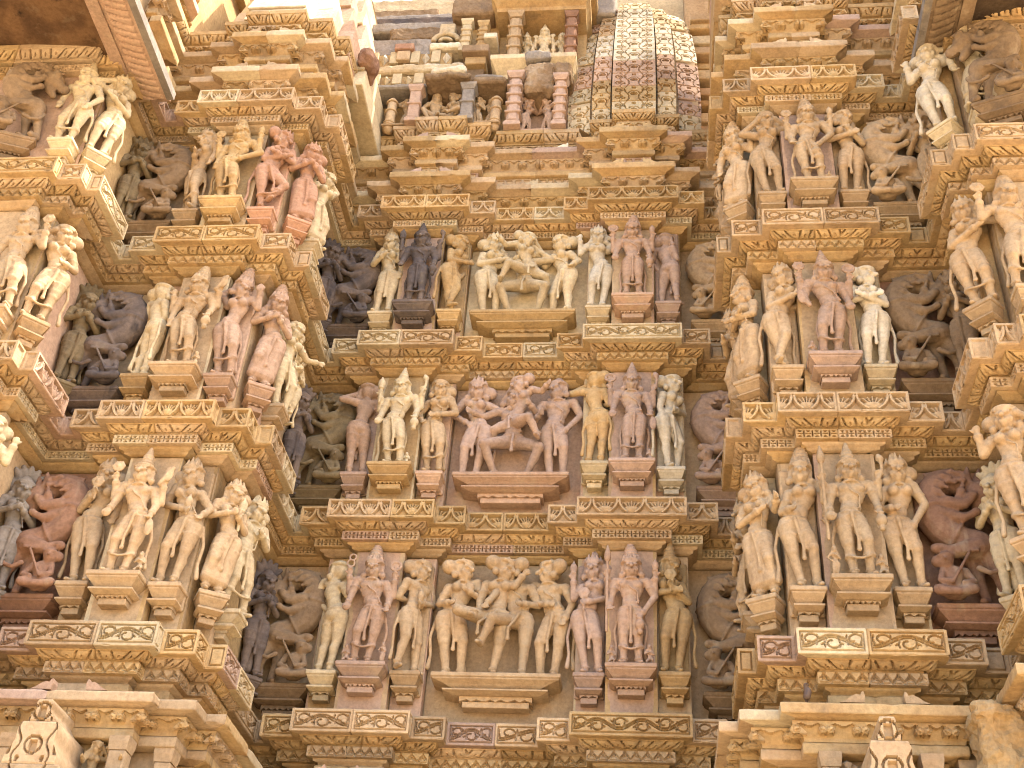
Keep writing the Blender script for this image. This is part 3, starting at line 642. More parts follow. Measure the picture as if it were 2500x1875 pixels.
def wall_panels(lv0, z0, z1, edges, seed):
    rr = random.Random(seed)
    for e in edges:
        a = corner(e, -INS); b = corner(e + 1, -INS); L_ = (b - a) @ ED[e]
        if L_ < 0.03: continue
        sp = 0.0025; n = EN[e]; d = ED[e]; nx = max(2, int(L_/0.07)); nz = 10; g = Geo(); th = 0.05
        p0 = a + d*sp; p1 = b - d*sp
        us = np.linspace(0, 1, nx + 1); zs = np.linspace(z0, z1, nz + 1); v = []
        for u in us:
            for z in zs:
                q = p0 + (p1 - p0)*u - n*(0.002*rr.uniform(-1, 1) if 0 < u < 1 else 0.004); v.append((q[0], q[1], z))
        f = [(i*(nz + 1) + j, (i + 1)*(nz + 1) + j, (i + 1)*(nz + 1) + j + 1, i*(nz + 1) + j + 1) for i in range(nx) for j in range(nz)]
        k0 = len(v); bq = [p0 - n*th, p1 - n*th]
        v += [(bq[0][0], bq[0][1], z0), (bq[1][0], bq[1][1], z0), (bq[1][0], bq[1][1], z1), (bq[0][0], bq[0][1], z1)]
        c00, c10, c11, c01 = 0, nx*(nz + 1), nx*(nz + 1) + nz, nz
        f += [(k0, c00, c01, k0 + 3), (c10, k0 + 1, k0 + 2, c11), (c01, c11, k0 + 2, k0 + 3), (k0, k0 + 1, c10, c00)]
        g.add(v, f)
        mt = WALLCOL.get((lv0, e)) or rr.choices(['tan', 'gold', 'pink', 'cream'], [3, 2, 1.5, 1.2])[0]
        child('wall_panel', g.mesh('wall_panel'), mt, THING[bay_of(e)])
WALLCOL = {('A', 24): 'pink', ('A', 32): 'pink', ('A', 28): 'tan', ('B', 24): 'gold', ('B', 32): 'mauve', ('B', 28): 'pink', ('C', 24): 'mauve', ('C', 28): 'cream', ('C', 32): 'tan',
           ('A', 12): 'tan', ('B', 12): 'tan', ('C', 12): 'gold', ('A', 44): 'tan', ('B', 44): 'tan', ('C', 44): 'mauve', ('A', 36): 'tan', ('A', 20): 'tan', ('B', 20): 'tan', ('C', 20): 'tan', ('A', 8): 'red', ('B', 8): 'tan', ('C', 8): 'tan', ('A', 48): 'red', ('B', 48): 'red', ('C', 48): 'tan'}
ALL = range(0, NE)
# solid stone behind the facing courses
def core_prism(name, edges, off, z0, z1, yback, thing, mat):
    es = list(edges); pts = [corner(es[0], off)] + [corner(e + 1, off) for e in es]; pts = [tuple(p) for p in pts] + [(pts[-1][0], yback), (pts[0][0], yback)]
    n = len(pts); v = [(x, y, z0) for x, y in pts] + [(x, y, z1) for x, y in pts]
    f = [tuple(range(n))[::-1], tuple(range(n, 2*n))] + [(i, (i + 1) % n, n + (i + 1) % n, n + i) for i in range(n)]
    return child(name, mesh(name, v, f), mat, thing)
for k, r in BAY.items(): core_prism('wall_core', r, -0.315, -1.7, 11.55 if k != 'c' else 11.9, 12.6, THING[k], 'tan')
for i, lv in enumerate('ABCD'): frieze_stack(lv, ALL if lv != 'D' else range(4, 53), 10*i + 1)
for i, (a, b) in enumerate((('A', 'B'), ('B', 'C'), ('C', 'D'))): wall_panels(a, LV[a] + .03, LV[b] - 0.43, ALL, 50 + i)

# ------------------------------------------------------------------ eave and bracket courses
def eave(z0, z1, o, edges, seed, inner=-.34, rise=.10, pal='E'):
    prof = [(inner, z1 + rise), (o - .10, z1 + .030), (o - .012, z1 + .006)] + rows(o, z1 - .002, o, z0 + .004, 6) + [(o - .006, z0), (o - .10, z0 + .004), (o - .102, z0 - .014), (o - .125, z0 - .016), (inner, z0 - .017)]
    lay('eave_slab', edges, prof, rel_none, PAL[pal], (3, 9), 0.03, 0.006, True, seed)
def brackets(z0, z1, o, edges, seed, inner=-.34):
    n = 14; prof = [(inner, z1), (o - .004, z1 + .001)] + rows(o, z1 - .002, o, z0, n) + [(o - .075, z0 - .003), (o - .078, z0 - .03), (inner, z0 - .031)]
    lay('scrolled_bracket', edges, prof, rel_bracket, PAL['S'], (2, 2 + n), 0.0075, 0.002, True, seed)
def band(name, z0, z1, o, rel, edges, seed, pal='B', inner=-.36, n=14):
    prof = [(inner, z1), (o - .004, z1 + .001)] + rows(o, z1 - .002, o, z0, n) + [(o - .004, z0 - .002), (inner, z0 - .003)]
    lay(name, edges, prof, rel, PAL[pal], (2, 2 + n), 0.0085, 0.003, True, seed)
def plain(name, z0, z1, o, edges, seed, pal='E', inner=-.36):
    prof = [(inner, z1)] + [(o - .008, z1)] + rows(o, z1 - .008, o, z0 + .008, 3) + [(o - .008, z0), (inner, z0)]
    lay(name, edges, prof, rel_none, PAL[pal], (1, 6), 0.05, 0.004, True, seed)
def petals(z0, z1, o0, o1, edges, seed, inner=-.36):
    prof = [(inner, z1 + .07), (o0 - .008, z1 + .068), (o0, z1 + .060), (o0, z1), (o0 - .01, z1 - .003)] + cyma(o0 - .014, z1 - .006, o1, z0, 10, .02) + [(o1, z0 - .02), (inner, z0 - .021)]
    lay('petal_moulding', edges, prof, rel_petal, PAL['S'], (5, 15), 0.0085, 0.002, True, seed)
E_L = list(BAY['l']); E_R = list(BAY['r']); E_FL = list(BAY['fl']); E_FR = list(BAY['fr'])
E_C1 = list(range(20, 28)); E_M = [28]; E_C2 = list(range(29, 37))
for i, es in enumerate((E_L + E_R + [49, 50, 51, 52] + [4, 5, 6, 7], E_C1 + E_M + E_C2)):
    z = 0.0
    plain('wall_course', 10.42, 10.585, -.255, es, 70 + i)
    brackets(10.60, 10.705, -.150, es, 72 + i); eave(10.725, 10.815, -.035, es, 74 + i)
    band('dentil_course', 10.93, 11.17, -.300, rel_dentil, es, 76 + i, 'E')
    plain('fillet', 11.175, 11.255, -.255, es, 78 + i, 'S')
    brackets(11.285, 11.40, -.195, es, 80 + i); eave(11.42, 11.51, -.105, es, 82 + i)
# below the lowest statues
plain('wall_course', 3.56, 3.72, -.21, ALL, 90, 'S')
eave(3.425, 3.50, .165, ALL, 91, inner=-.28, rise=.10, pal='E'); brackets(3.315, 3.405, .085, ALL, 92, inner=-.28)
plain('fillet', 3.20, 3.28, .02, ALL, 93, 'S', inner=-.3); plain('wall_course', 2.2, 3.20, -.10, ALL, 94, 'E', inner=-.31)
for k, es in enumerate((range(0, 4), range(53, NE))):
    plain('wall_course', 9.945, 10.0, -.27, es, 95 + k, 'S'); band('patterned_band', 9.84, 9.94, -.20, rel_grid, es, 97 + k, 'S'); petals(10.02, 10.10, -.10, -.20, es, 99 + k)

# ------------------------------------------------------------------ pedestals and statues
def pedestal(parent, w, d, h, mat, y0=0.0, seed=0, leaf=True):
    rr = random.Random(seed); g = Geo(); w2 = w/2
    g.box((-w2, y0 - d, h - .042), (w2, y0, h), .007)
    g.frusta([(-w2 + .012, w2 - .012, y0 - d + .012, y0, h - .043), (-w2 + .016, w2 - .016, y0 - d + .016, y0, h - .056), (-w2*.80, w2*.80, y0 - d*.78, y0, h - .085), (-w2*.66, w2*.66, y0 - d*.64, y0, h - .118)])
    k = rr.uniform(.80, .90)
    g.frusta([(-w2*.74, w2*.74, y0 - d*.70, y0, h - .120), (-w2*k, w2*k, y0 - d*.86, y0, h - .138), (-w2*k, w2*k, y0 - d*.86, y0, h - .152), (-w2*.66, w2*.66, y0 - d*.6, y0, h - .172)])
    o = obj('pedestal', g.mesh('pedestal'), mat, parent)
    if leaf:
        q = Geo(); b = w2*.56; n = 3 if w > .35 else 1; zb = 0.0; pts = [(-b, h - .172), (-b, zb + .02)]
        for i in range(n):
            x0 = -b + 2*b*i/n; x1 = -b + 2*b*(i + 1)/n
            for t in (0.08, .3, .5, .7, .92): pts.append((x0 + (x1 - x0)*t, zb + (.02 + .03*math.sin(math.pi*t) if t not in (.5,) else .022)))
        pts += [(b, zb + .02), (b, h - .172)]
        q.prism([(x, z) for x, z in pts][::-1], y0 - d*.52, y0); q.box((-b*.92, y0 - d*.44, -.025), (b*.92, y0, zb + .03), .004)
        me = q.mesh('leaf_block'); obj('leaf_block', me, mat, o)
    return o
ROWN = {'A': 'bottom row', 'B': 'middle row', 'C': 'top row'}
FEET = 0.475
def wall_point(e, t):
    a = corner(e, -INS); b = corner(e + 1, -INS); p = a + (b - a)*t; return p, math.atan2(EN[e][0], -EN[e][1])
LONG = []
def statue(name, lv, at, label, cat, group, mat, kw, scale=1.0, ped=(.27, .20), pmat=None, off=.105, dz=0.0, vox=.0074, slab=None, h=.22, seed=0, mini=()):
    if isinstance(at[0], int): (p, rz) = wall_point(*at)
    else: p, rz = np.array(at[0]), at[1]
    z = LV[lv] + FEET + dz - h
    if len(label.replace(',', '').split()) > 16: LONG.append(label)
    root = empty(name, (float(p[0]), float(p[1]), z), rz, label, cat, group)
    pm = pmat or mat
    pedestal(root, ped[0], ped[1], h, pm, 0.0, seed)
    if slab:       # upright stone the figure is carved from
        g = Geo(); sw, sz = slab; g.box((-sw/2, -.035, h*.2), (sw/2, .004, h + sz), .012); obj('back_slab', g.mesh('back_slab'), pm, root)
    figs = kw if isinstance(kw, list) else [kw]
    for i, k in enumerate(figs):
        k = dict(k); ox = k.pop('x', 0.0); oz = k.pop('z', 0.0); oy = k.pop('y', 0.0); sc = k.pop('s', 1.0)*scale; mir = k.pop('mirror', False); fm = k.pop('mat', mat)
        if k.pop('lion', False): g = lion(k.pop('facing', 1), seed + i)
        else: g = human(seed=seed*7 + i, **k)
        place(g, sc, mirror=mir, bulk={'lion_statue': 1.0, 'deity_statue': 1.10, 'attendant_statue': 1.02, 'couple_relief': 1.10}.get(name, 1.11)); carve(g, 'lion' if name.startswith('lion') else 'figure', fm, root, (ox, -off + oy, h + oz), vox*sc)
    for (mx, ms, mk) in mini:      # small attendants beside the feet
        g = human(seed=seed + 3, **mk); place(g, ms); carve(g, 'attendant', mat, root, (mx, -off, h), .010*ms*1.2 + .0035, thin=.6)
    return root

U2 = ('up', 'up')
def deity(seed, arms, hold, bh, hair='kirita', hip=.02, legs='straight', **k):
    return dict(sex='m', hip=hip, chest=-hip*.3, arms=arms, hold=hold, back_arms=U2, back_hold=bh, hair=hair, bunside=0, legs=legs, **k)
kneel = dict(sex='m', drop=.18, legs={-1: ((-.10, -.12, .16), (-.06, .0, .05)), 1: ((.10, -.14, .22), (.08, -.05, .045))}, arms=('chest', 'chest'), hair='flat', bunside=0, drape=None)
stand = dict(sex='f', legs='sway', arms=('hip', 'chest'), hair='flat', bunside=0, drape=None)
D_GRP = 'four-armed deities on the bay fronts'; A_GRP = 'slender attendants beside the deities'; S_GRP = 'figures on the pier flanks'; L_GRP = 'rearing lions in the recesses'; N_GRP = 'hooded figures in the recess corners'; C_GRP = 'couples with attendants on wide ledges'
def D(lv, e, where, mat, look, kw, **k):
    statue('deity_statue', lv, (e, .5), f'{look} {ROWN[lv]}, {where}', 'statue', D_GRP, mat, kw, k.pop('scale', 1.06), k.pop('ped', (.45, .225)), off=.118, vox=.0068, **k)
def A(lv, e, t, where, mat, look, kw, **k):
    statue('attendant_statue', lv, (e, t), f'{look} {ROWN[lv]}, {where}', 'statue', A_GRP, mat, kw, k.pop('scale', 1.07)*1.08, k.pop('ped', (.28, .205)), off=.115, dz=k.pop('dz', -.02), slab=(.262, 1.14), **k)
LP, RP, LB, RB = 'left pier', 'right pier', 'recessed left bay', 'recessed right bay'
# ---- central deities
D('A', 12, LP, 'tan', 'bearded tan four-armed deity statue with a manuscript,', deity(1, ('open', 'open'), ('disc', 'shield'), ('lotus', 'book'), 'cone', .035, 'sway'), seed=1, mini=((.16, .26, kneel),))
D('B', 12, LP, 'tan', 'tan four-armed deity statue with broken forearm,', deity(2, ('down', 'open'), (None, 'pot'), (None, 'book'), 'kirita', -.03, 'sway', tilt=.08), seed=2, mini=((.16, .22, kneel),))
D('C', 12, LP, 'gold', 'golden four-armed deity statue leaning on one hip,', deity(3, ('down', 'hip'), (None, None), ('lotus', 'bud'), 'kirita', -.045, 'sway', tilt=-.1), seed=3)
D('A', 24, LB, 'pink', 'rosy four-armed deity statue holding noose and lotus ring,', deity(4, ('open', 'open'), ('disc', None), ('noose', 'wheel'), 'kirita', .03, 'sway'), seed=4, pmat='mauve', mini=((-.16, .24, kneel), (.17, .22, stand)))
D('B', 24, LB, 'cream', 'cream and gold deity statue with tall crown and club,', deity(5, ('open', 'open'), ('disc', 'pot'), ('club', 'snake'), 'cone', -.03, 'sway'), seed=5, pmat='gold', mini=((.15, .2, kneel),))
D('C', 24, LB, 'black', 'soot-blackened four-armed deity statue with staff,', deity(6, ('open', 'open'), (None, 'pot'), ('club', 'snake'), 'cone', .0, 'straight'), seed=6, pmat='black', mini=((.15, .2, kneel),))
D('A', 32, RB, 'pink', 'pink deity statue gripping a long spear,', deity(7, ('open', 'thigh'), (None, 'pot'), ('spear', 'bud'), 'kirita', .0, 'straight'), seed=7, mini=((-.17, .24, kneel), (.16, .26, kneel)))
D('B', 32, RB, 'mauve', 'mauve four-armed deity statue with wheel and snake,', deity(8, ('open', 'open'), ('disc', 'shield'), ('wheel', 'snake'), 'cone', .015, 'straight'), seed=8, mini=((.17, .2, kneel),))
D('C', 32, RB, 'pink', 'tan-pink four-armed deity statue with wheel and bud,', deity(9, ('open', 'open'), ('disc', 'pot'), ('wheel', 'bud'), 'kirita', .0, 'straight'), seed=9)
D('A', 44, RP, 'tan', 'large tan deity statue with spear, cobra and water pot,', deity(10, ('open', 'open'), ('disc', 'pot'), ('spear', 'snake'), 'cone', -.025, 'sway'), seed=10, scale=1.06, mini=((-.17, .28, stand), (.17, .26, kneel)))
D('B', 44, RP, 'pink', 'pinkish deity statue with disc raised in one hand,', deity(11, ('open', 'open'), ('book', 'disc'), ('lotus', 'wheel'), 'cone', .025, 'sway'), seed=11, scale=1.06, pmat='mauve', mini=((-.17, .22, kneel),))
D('C', 44, RP, 'tan', 'tan four-armed deity statue with lotus and bell,', deity(12, ('open', 'thigh'), (None, 'pot'), ('lotus', 'bud'), 'kirita', -.03, 'sway'), seed=12, scale=1.04, mini=((.16, .2, kneel),))
# ---- attendants
W = dict
A('A', 10, .45, LP + ', left of deity', 'tan', 'greyish tan woman statue holding a bowl,', W(hip=-.04, chest=.02, arms=('chest', 'down'), hold=('lotus', None), hair='tiara', bunside=1, yaw=.35, drape='side'), seed=21)
A('B', 10, .45, LP + ', left of deity', 'cream', 'yellow-cream woman statue seen from behind,', W(hip=-.045, chest=.02, turn=2.55, arms=('cross', 'chest'), hair='bun', bunside=1, legs='straight', drape='side'), seed=22, pmat='gold')
A('C', 10, .45, LP + ', left of deity', 'tan', 'tan woman statue in profile with tall hair,', W(hip=-.05, chest=.03, turn=-.6, arms=('chest', 'down'), hair='tiara', bunside=1, tilt=.1), seed=23)
A('A', 14, .5, LP + ', right of deity', 'tan', 'tan full-breasted woman statue with flower,', W(hip=.035, chest=-.02, arms=('belly', 'hip'), hold=('bud', None), hair='tiara', bunside=-1, drape='side'), seed=24)
A('B', 14, .5, LP + ', right of deity', 'pink', 'rosy woman statue holding up a mirror,', W(hip=-.045, chest=.015, arms=('over', 'up'), hold=(None, 'disc'), hair='kirita', bunside=1, yaw=.7, tilt=.15), seed=25)
A('C', 14, .5, LP + ', right of deity', 'salmon', 'salmon woman statue raising one bent leg,', W(hip=-.04, chest=.03, legs='dance', arms=('cross', 'cross'), hair='tiara', bunside=-1, yaw=.9, turn=.5, tilt=.15), seed=26)
A('A', 22, .5, LB + ', left of deity', 'cream', 'cream woman statue turning her back,', W(hip=-.04, chest=.03, turn=2.7, arms=('up', 'hip'), hair='bun', bunside=-1, legs='straight', yaw=1.2, drape=None), seed=27, pmat='cream')
A('B', 22, .5, LB + ', left of deity', 'pink', 'pink woman statue turned away with a scroll,', W(hip=.03, chest=.0, turn=3.5, arms=('chest', 'head'), hair='bun', bunside=-1, legs='straight', drape=None), seed=28, pmat='mauve')
A('C', 22, .5, LB + ', left of deity', 'cream', 'cream full-figured woman statue beside the blackened deity,', W(hip=.03, chest=-.015, arms=('chest', 'down'), hair='kirita', bunside=0, legs='straight', drape='side'), seed=29, pmat='cream')
A('A', 26, .5, LB + ', right of deity', 'tan', 'tan man statue in profile with dagger,', W(sex='m', hip=-.02, chest=.02, turn=.9, arms=('back', 'belly'), hold=(None, 'bud'), hair='bun', bunside=-1, legs='stride', drape='side'), seed=30)
A('B', 26, .5, LB + ', right of deity', 'tan', 'tan woman statue hand on girdle,', W(hip=-.03, chest=.015, arms=('hip', 'belly'), hair='bun', bunside=1, yaw=.2), seed=31, pmat='pink')
A('C', 26, .5, LB + ', right of deity', 'gold', 'golden woman statue in profile,', W(hip=-.05, chest=.03, turn=1.0, arms=('cross', 'thigh'), hair='bun', bunside=-1, legs='cross', drape='side'), seed=32, pmat='gold')
A('A', 30, .5, RB + ', left of deity', 'mauve', 'greyish pink woman statue with raised lotus hand,', W(hip=-.05, chest=.02, arms=('up', 'belly'), hold=('bud', 'lotus'), hair='tiara', bunside=1, yaw=-.15, drape='side'), seed=33)
A('B', 30, .5, RB + ', left of deity', 'gold', 'golden woman statue standing with back turned,', W(hip=-.035, chest=.025, turn=2.8, arms=('chest', 'head'), hair='bun', bunside=-1, legs='straight', drape='side'), seed=34, pmat='cream', dz=.08)
A('C', 30, .5, RB + ', left of deity', 'white', 'whitish woman statue with scarf over head,', W(hip=.035, chest=-.025, arms=('up', 'over'), hair='tiara', bunside=0, legs='sway', drape='side'), seed=35, pmat='cream')
A('A', 34, .5, RB + ', right of deity', 'gold', 'tan-gold woman statue clasping a flower,', W(hip=.03, chest=-.025, arms=('cross', 'chest'), hold=(None, 'lotus'), hair='cone', bunside=0, yaw=.5, legs='sway', drape='side'), seed=36)
A('B', 34, .5, RB + ', right of deity', 'white', 'pale cream slim woman statue looking right,', W(hip=-.035, chest=.02, turn=.8, arms=('down', 'belly'), hair='bun', bunside=-1, drape='side'), seed=37, pmat='white')
A('C', 34, .5, RB + ', right of deity', 'mauve', 'mauve woman statue twisting to look back,', W(hip=-.035, chest=.03, turn=2.6, arms=('cross', 'thigh'), hair='bun', bunside=1, legs='stride', drape=None), seed=38, pmat='mauve', scale=.98)
A('A', 42, .5, RP + ', left of deity', 'tan', 'tan woman statue lifting her skirt hem,', W(hip=-.045, chest=.03, arms=('belly', 'down'), hair='kirita', bunside=0, yaw=-.1, tilt=.1, drape='side'), seed=39)
A('B', 42, .5, RP + ', left of deity', 'tan', 'tan dancer statue with one leg crossed behind,', W(hip=-.05, chest=.03, legs='cross', arms=('cross', 'back'), hair='tiara', bunside=-1, yaw=-.6, drape='side'), seed=40)
A('C', 42, .5, RP + ', left of deity', 'tan', 'tan woman statue with both arms behind her hair,', W(hip=-.05, chest=.01, arms=('head', 'head'), hair='bun', bunside=1, legs='sway', drape='side', tilt=-.1), seed=41)
A('A', 46, .5, RP + ', right of deity', 'tan', 'tan woman statue with flame-like crown, hand on thigh,', W(hip=-.03, chest=.01, arms=('belly', 'thigh'), hair='tiara', bunside=1, drape='side'), seed=42, scale=1.08)
A('B', 46, .5, RP + ', right of deity', 'white', 'cream woman statue hugging herself and looking right,', W(hip=.03, chest=-.02, arms=('cross', 'cross'), hair='bun', bunside=-1, yaw=.8, drape='side'), seed=43, pmat='cream', scale=1.06)
A('C', 46, .5, RP + ', right of deity', 'tan', 'tan woman statue with folded arms and side bun,', W(hip=.03, chest=-.015, arms=('cross', 'chest'), hair='bun', bunside=-1, yaw=.5, tilt=.1, drape='side'), seed=44, scale=1.06)
# ---- figures on the pier flanks: corner step and side face
def S(lv, at, where, mat, look, kw, **k):
    statue('flank_statue', lv, at, f'{look} {ROWN[lv]}, {where}', 'statue', S_GRP, mat, kw, k.pop('scale', 1.05), k.pop('ped', (.26, .20)), off=.10, dz=k.pop('dz', 0.0), **k)
cl, sl, cr, sr = ((-3.62, 9.02), R_(30)), (17, .60), ((0.93, 8.98), R_(-30)), (39, .42)
S('A', cl, 'right corner of ' + LP, 'tan', 'orange-tan woman statue with wide headdress,', W(hip=.03, chest=-.02, arms=('chest', 'chest'), hair='tiara', bunside=1, drape='skirt', turn=.2), seed=51)
S('B', cl, 'right corner of ' + LP, 'pink', 'rosy smooth-skirted woman statue with clasped hands,', W(hip=.02, chest=-.01, arms=('chest', 'chest'), hair='kirita', bunside=0, drape='skirt'), seed=52, scale=1.1)
S('C', cl, 'right corner of ' + LP, 'salmon', 'salmon woman statue with smooth broad skirt,', W(hip=.0, arms=('chest', 'chest'), hair='tiara', bunside=1, drape='skirt'), seed=53, scale=1.1)
S('A', sl, 'right flank of ' + LP, 'cream', 'cream archer statue gripping a bow,', W(sex='m', hip=-.03, arms=('fwd', 'chest'), hold=('club', None), hair='tiara', bunside=1, turn=-.6, legs='stride'), seed=54, scale=1.1, pmat='cream')
S('B', sl, 'right flank of ' + LP, 'cream', 'pale couple statue with linked raised arms,', [W(hip=-.03, arms=('head', 'out'), hair='bun', bunside=1, turn=-.5, drape='side'), W(sex='f', x=.22, s=.85, hip=.03, arms=('chest', 'belly'), hair='tiara', turn=-.6, drape='side')], seed=55, pmat='tan')
S('C', sl, 'right flank of ' + LP, 'cream', 'weathered cream musician statue with raised arms,', W(hip=-.03, arms=('up', 'over'), hair='bun', bunside=-1, turn=-.5, legs='sway', drape='skirt'), seed=56, pmat='cream')
S('A', cr, 'left corner of ' + RP, 'tan', 'tan long-skirted smiling woman statue with braid,', W(hip=-.02, arms=('cross', 'fwd'), hair='tiara', bunside=-1, drape='skirt'), seed=57, scale=1.12)
S('B', cr, 'left corner of ' + RP, 'tan', 'tan woman statue wearing a tall mitre, arms folded,', W(hip=.02, arms=('cross', 'cross'), hair='kirita', bunside=0, drape='skirt', turn=-.5), seed=58, scale=1.1)
S('C', cr, 'left corner of ' + RP, 'tan', 'tan crowned woman statue with smooth trailing dress,', W(hip=.02, arms=('down', 'up'), hair='kirita', bunside=0, drape='skirt'), seed=59, scale=1.1, dz=.03)
S('A', sr, 'left flank of ' + RP, 'tan', 'tan statue of a standing pair in profile,', [W(hip=.03, arms=('chest', 'belly'), hair='tiara', bunside=1, turn=.5, legs='stride'), W(sex='m', x=-.22, s=.86, arms=('chest', 'down'), hair='flat', turn=.6)], seed=60)
S('B', sr, 'left flank of ' + RP, 'tan', 'tan statue of a bowing figure with raised elbow,', W(hip=.03, arms=('chest', 'up'), hair='tiara', bunside=1, turn=.5, drape='skirt'), seed=61)
S('C', sr, 'left flank of ' + RP, 'tan', 'worn tan statue carrying a child on the hip,', [W(hip=.03, arms=('cross', 'chest'), hair='bun', bunside=1, turn=.5, drape='skirt'), W(sex='m', x=.03, y=-.09, z=.42, s=.36, arms=('chest', 'chest'), hair='flat', drape=None)], seed=62)
# ---- rearing lions over crouching warriors, with hooded figures beside them
def LI(lv, x, y, facing, where, mat, look, seed, **k):
    statue('lion_statue', lv, ((x, y), k.pop('rz', 0.0)), f'{look} rearing lion statue above a warrior, {ROWN[lv]}, {where}', 'statue', L_GRP, mat, dict(lion=True, facing=facing), k.pop('scale', 1.16), (.56, .24), off=.13, dz=-.10, vox=.0088, seed=seed, h=.24)
fl_, lc_, cr_, rf_ = 'far-left recess', 'recess right of the left pier', 'recess left of the right pier', 'far-right recess'
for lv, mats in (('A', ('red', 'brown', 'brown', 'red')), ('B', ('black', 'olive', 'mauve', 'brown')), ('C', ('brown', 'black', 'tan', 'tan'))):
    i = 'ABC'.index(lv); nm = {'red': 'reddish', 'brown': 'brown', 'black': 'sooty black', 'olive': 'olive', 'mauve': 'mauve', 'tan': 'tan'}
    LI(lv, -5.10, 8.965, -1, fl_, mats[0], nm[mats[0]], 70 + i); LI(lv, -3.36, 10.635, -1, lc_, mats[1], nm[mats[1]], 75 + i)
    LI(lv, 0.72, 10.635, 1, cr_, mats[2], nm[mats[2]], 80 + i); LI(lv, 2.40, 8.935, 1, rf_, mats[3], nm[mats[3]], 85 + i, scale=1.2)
def NG(lv, x, y, rz, where, mat, look, seed, scale=1.04):
    g = Geo(); root = statue('hooded_statue', lv, ((x, y), rz), f'{look} figure statue under a cobra hood, {ROWN[lv]}, {where}', 'statue', N_GRP, mat, W(hip=.0, arms=('chest', 'chest'), hair='flat', bunside=0, legs='straight', drape='side'), scale, (.24, .18), off=.11, dz=-.08, seed=seed)
    g.ell((0, .0, .98), (.135, .03, .15)); 
    for a in (-50, -25, 0, 25, 50): t = R_(a); g.cap((.10*math.sin(t), -.01, .98 + .10*math.cos(t)), (.15*math.sin(t), -.035, .98 + .16*math.cos(t)), .036, .024)
    g.cap((0, .01, .9), (0, .01, .1), .06, .05)
    carve(place(g, scale), 'cobra_hood', mat, root, (0, -.06, .22), .011)
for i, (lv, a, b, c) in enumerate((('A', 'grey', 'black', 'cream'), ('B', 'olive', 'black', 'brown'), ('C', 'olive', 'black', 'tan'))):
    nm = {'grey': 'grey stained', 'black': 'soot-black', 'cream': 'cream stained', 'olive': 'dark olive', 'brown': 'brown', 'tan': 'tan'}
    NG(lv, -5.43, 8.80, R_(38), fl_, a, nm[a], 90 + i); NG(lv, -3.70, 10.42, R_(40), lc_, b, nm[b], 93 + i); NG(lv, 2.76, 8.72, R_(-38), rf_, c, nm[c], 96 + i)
# ---- balcony walls at both ends
flw, fls, frs, frw = (2, .35), ((-5.42, 8.02), R_(45)), ((2.72, 7.98), R_(-45)), (54, .7)
S('A', fls, 'far-left balcony wall', 'cream', 'cream woman statue with rolled side hair,', W(hip=.03, arms=('chest', 'up'), hair='bun', bunside=1), seed=101, scale=1.1, pmat='cream')
S('B', flw, 'far-left balcony, outer', 'tan', 'tan crowned guardian statue,', W(sex='m', hip=-.02, arms=('down', 'up'), hold=(None, 'lotus'), hair='kirita', bunside=0), seed=102, scale=1.08)
S('B', fls, 'far-left balcony, inner', 'tan', 'tan woman statue bending one arm to her head,', W(hip=.04, chest=-.01, arms=('head', 'belly'), hair='bun', bunside=1, turn=-.2), seed=103, scale=1.12)
S('C', flw, 'far-left balcony, outer', 'cream', 'cream man statue with cloth round the knees,', W(sex='m', hip=.02, arms=('down', 'thigh'), hair='cone', bunside=0), seed=104, scale=1.05, pmat='cream')
S('C', fls, 'far-left balcony, inner', 'cream', 'cream lady statue with arms raised to her face,', W(hip=.03, arms=('head', 'cross'), hair='tiara', bunside=1, drape='side'), seed=105, scale=1.1, pmat='cream')
S('A', frs, 'far-right balcony wall', 'tan', 'tan woman statue lifting both arms,', W(hip=-.03, arms=('up', 'head'), hair='bun', bunside=-1, turn=.3), seed=106, scale=1.12)
S('B', frs, 'far-right balcony, inner', 'tan', 'tan statue of a leaning woman with bent arm,', W(hip=-.04, chest=.02, arms=('cross', 'out'), hair='tiara', bunside=1, turn=.35), seed=107, scale=1.14)
S('B', frw, 'far-right balcony, outer', 'tan', 'tan crowned guardian statue looking up,', W(sex='m', hip=.02, arms=('up', 'down'), hold=('lotus', None), hair='kirita', bunside=0), seed=108, scale=1.12, pmat='tan')
S('C', frs, 'far-right balcony, inner', 'white', 'pale statue of a woman pressed to the wall,', W(hip=-.04, arms=('up', 'over'), hair='bun', bunside=-1, turn=.4, drape='side'), seed=109, scale=1.12, pmat='cream')
S('C', frw, 'far-right balcony, outer', 'cream', 'cream statue of sturdy bare legs,', W(sex='m', hip=.02, arms=('down', 'hip'), hair='cone', bunside=0, legs='stride'), seed=110, scale=1.1, pmat='cream')
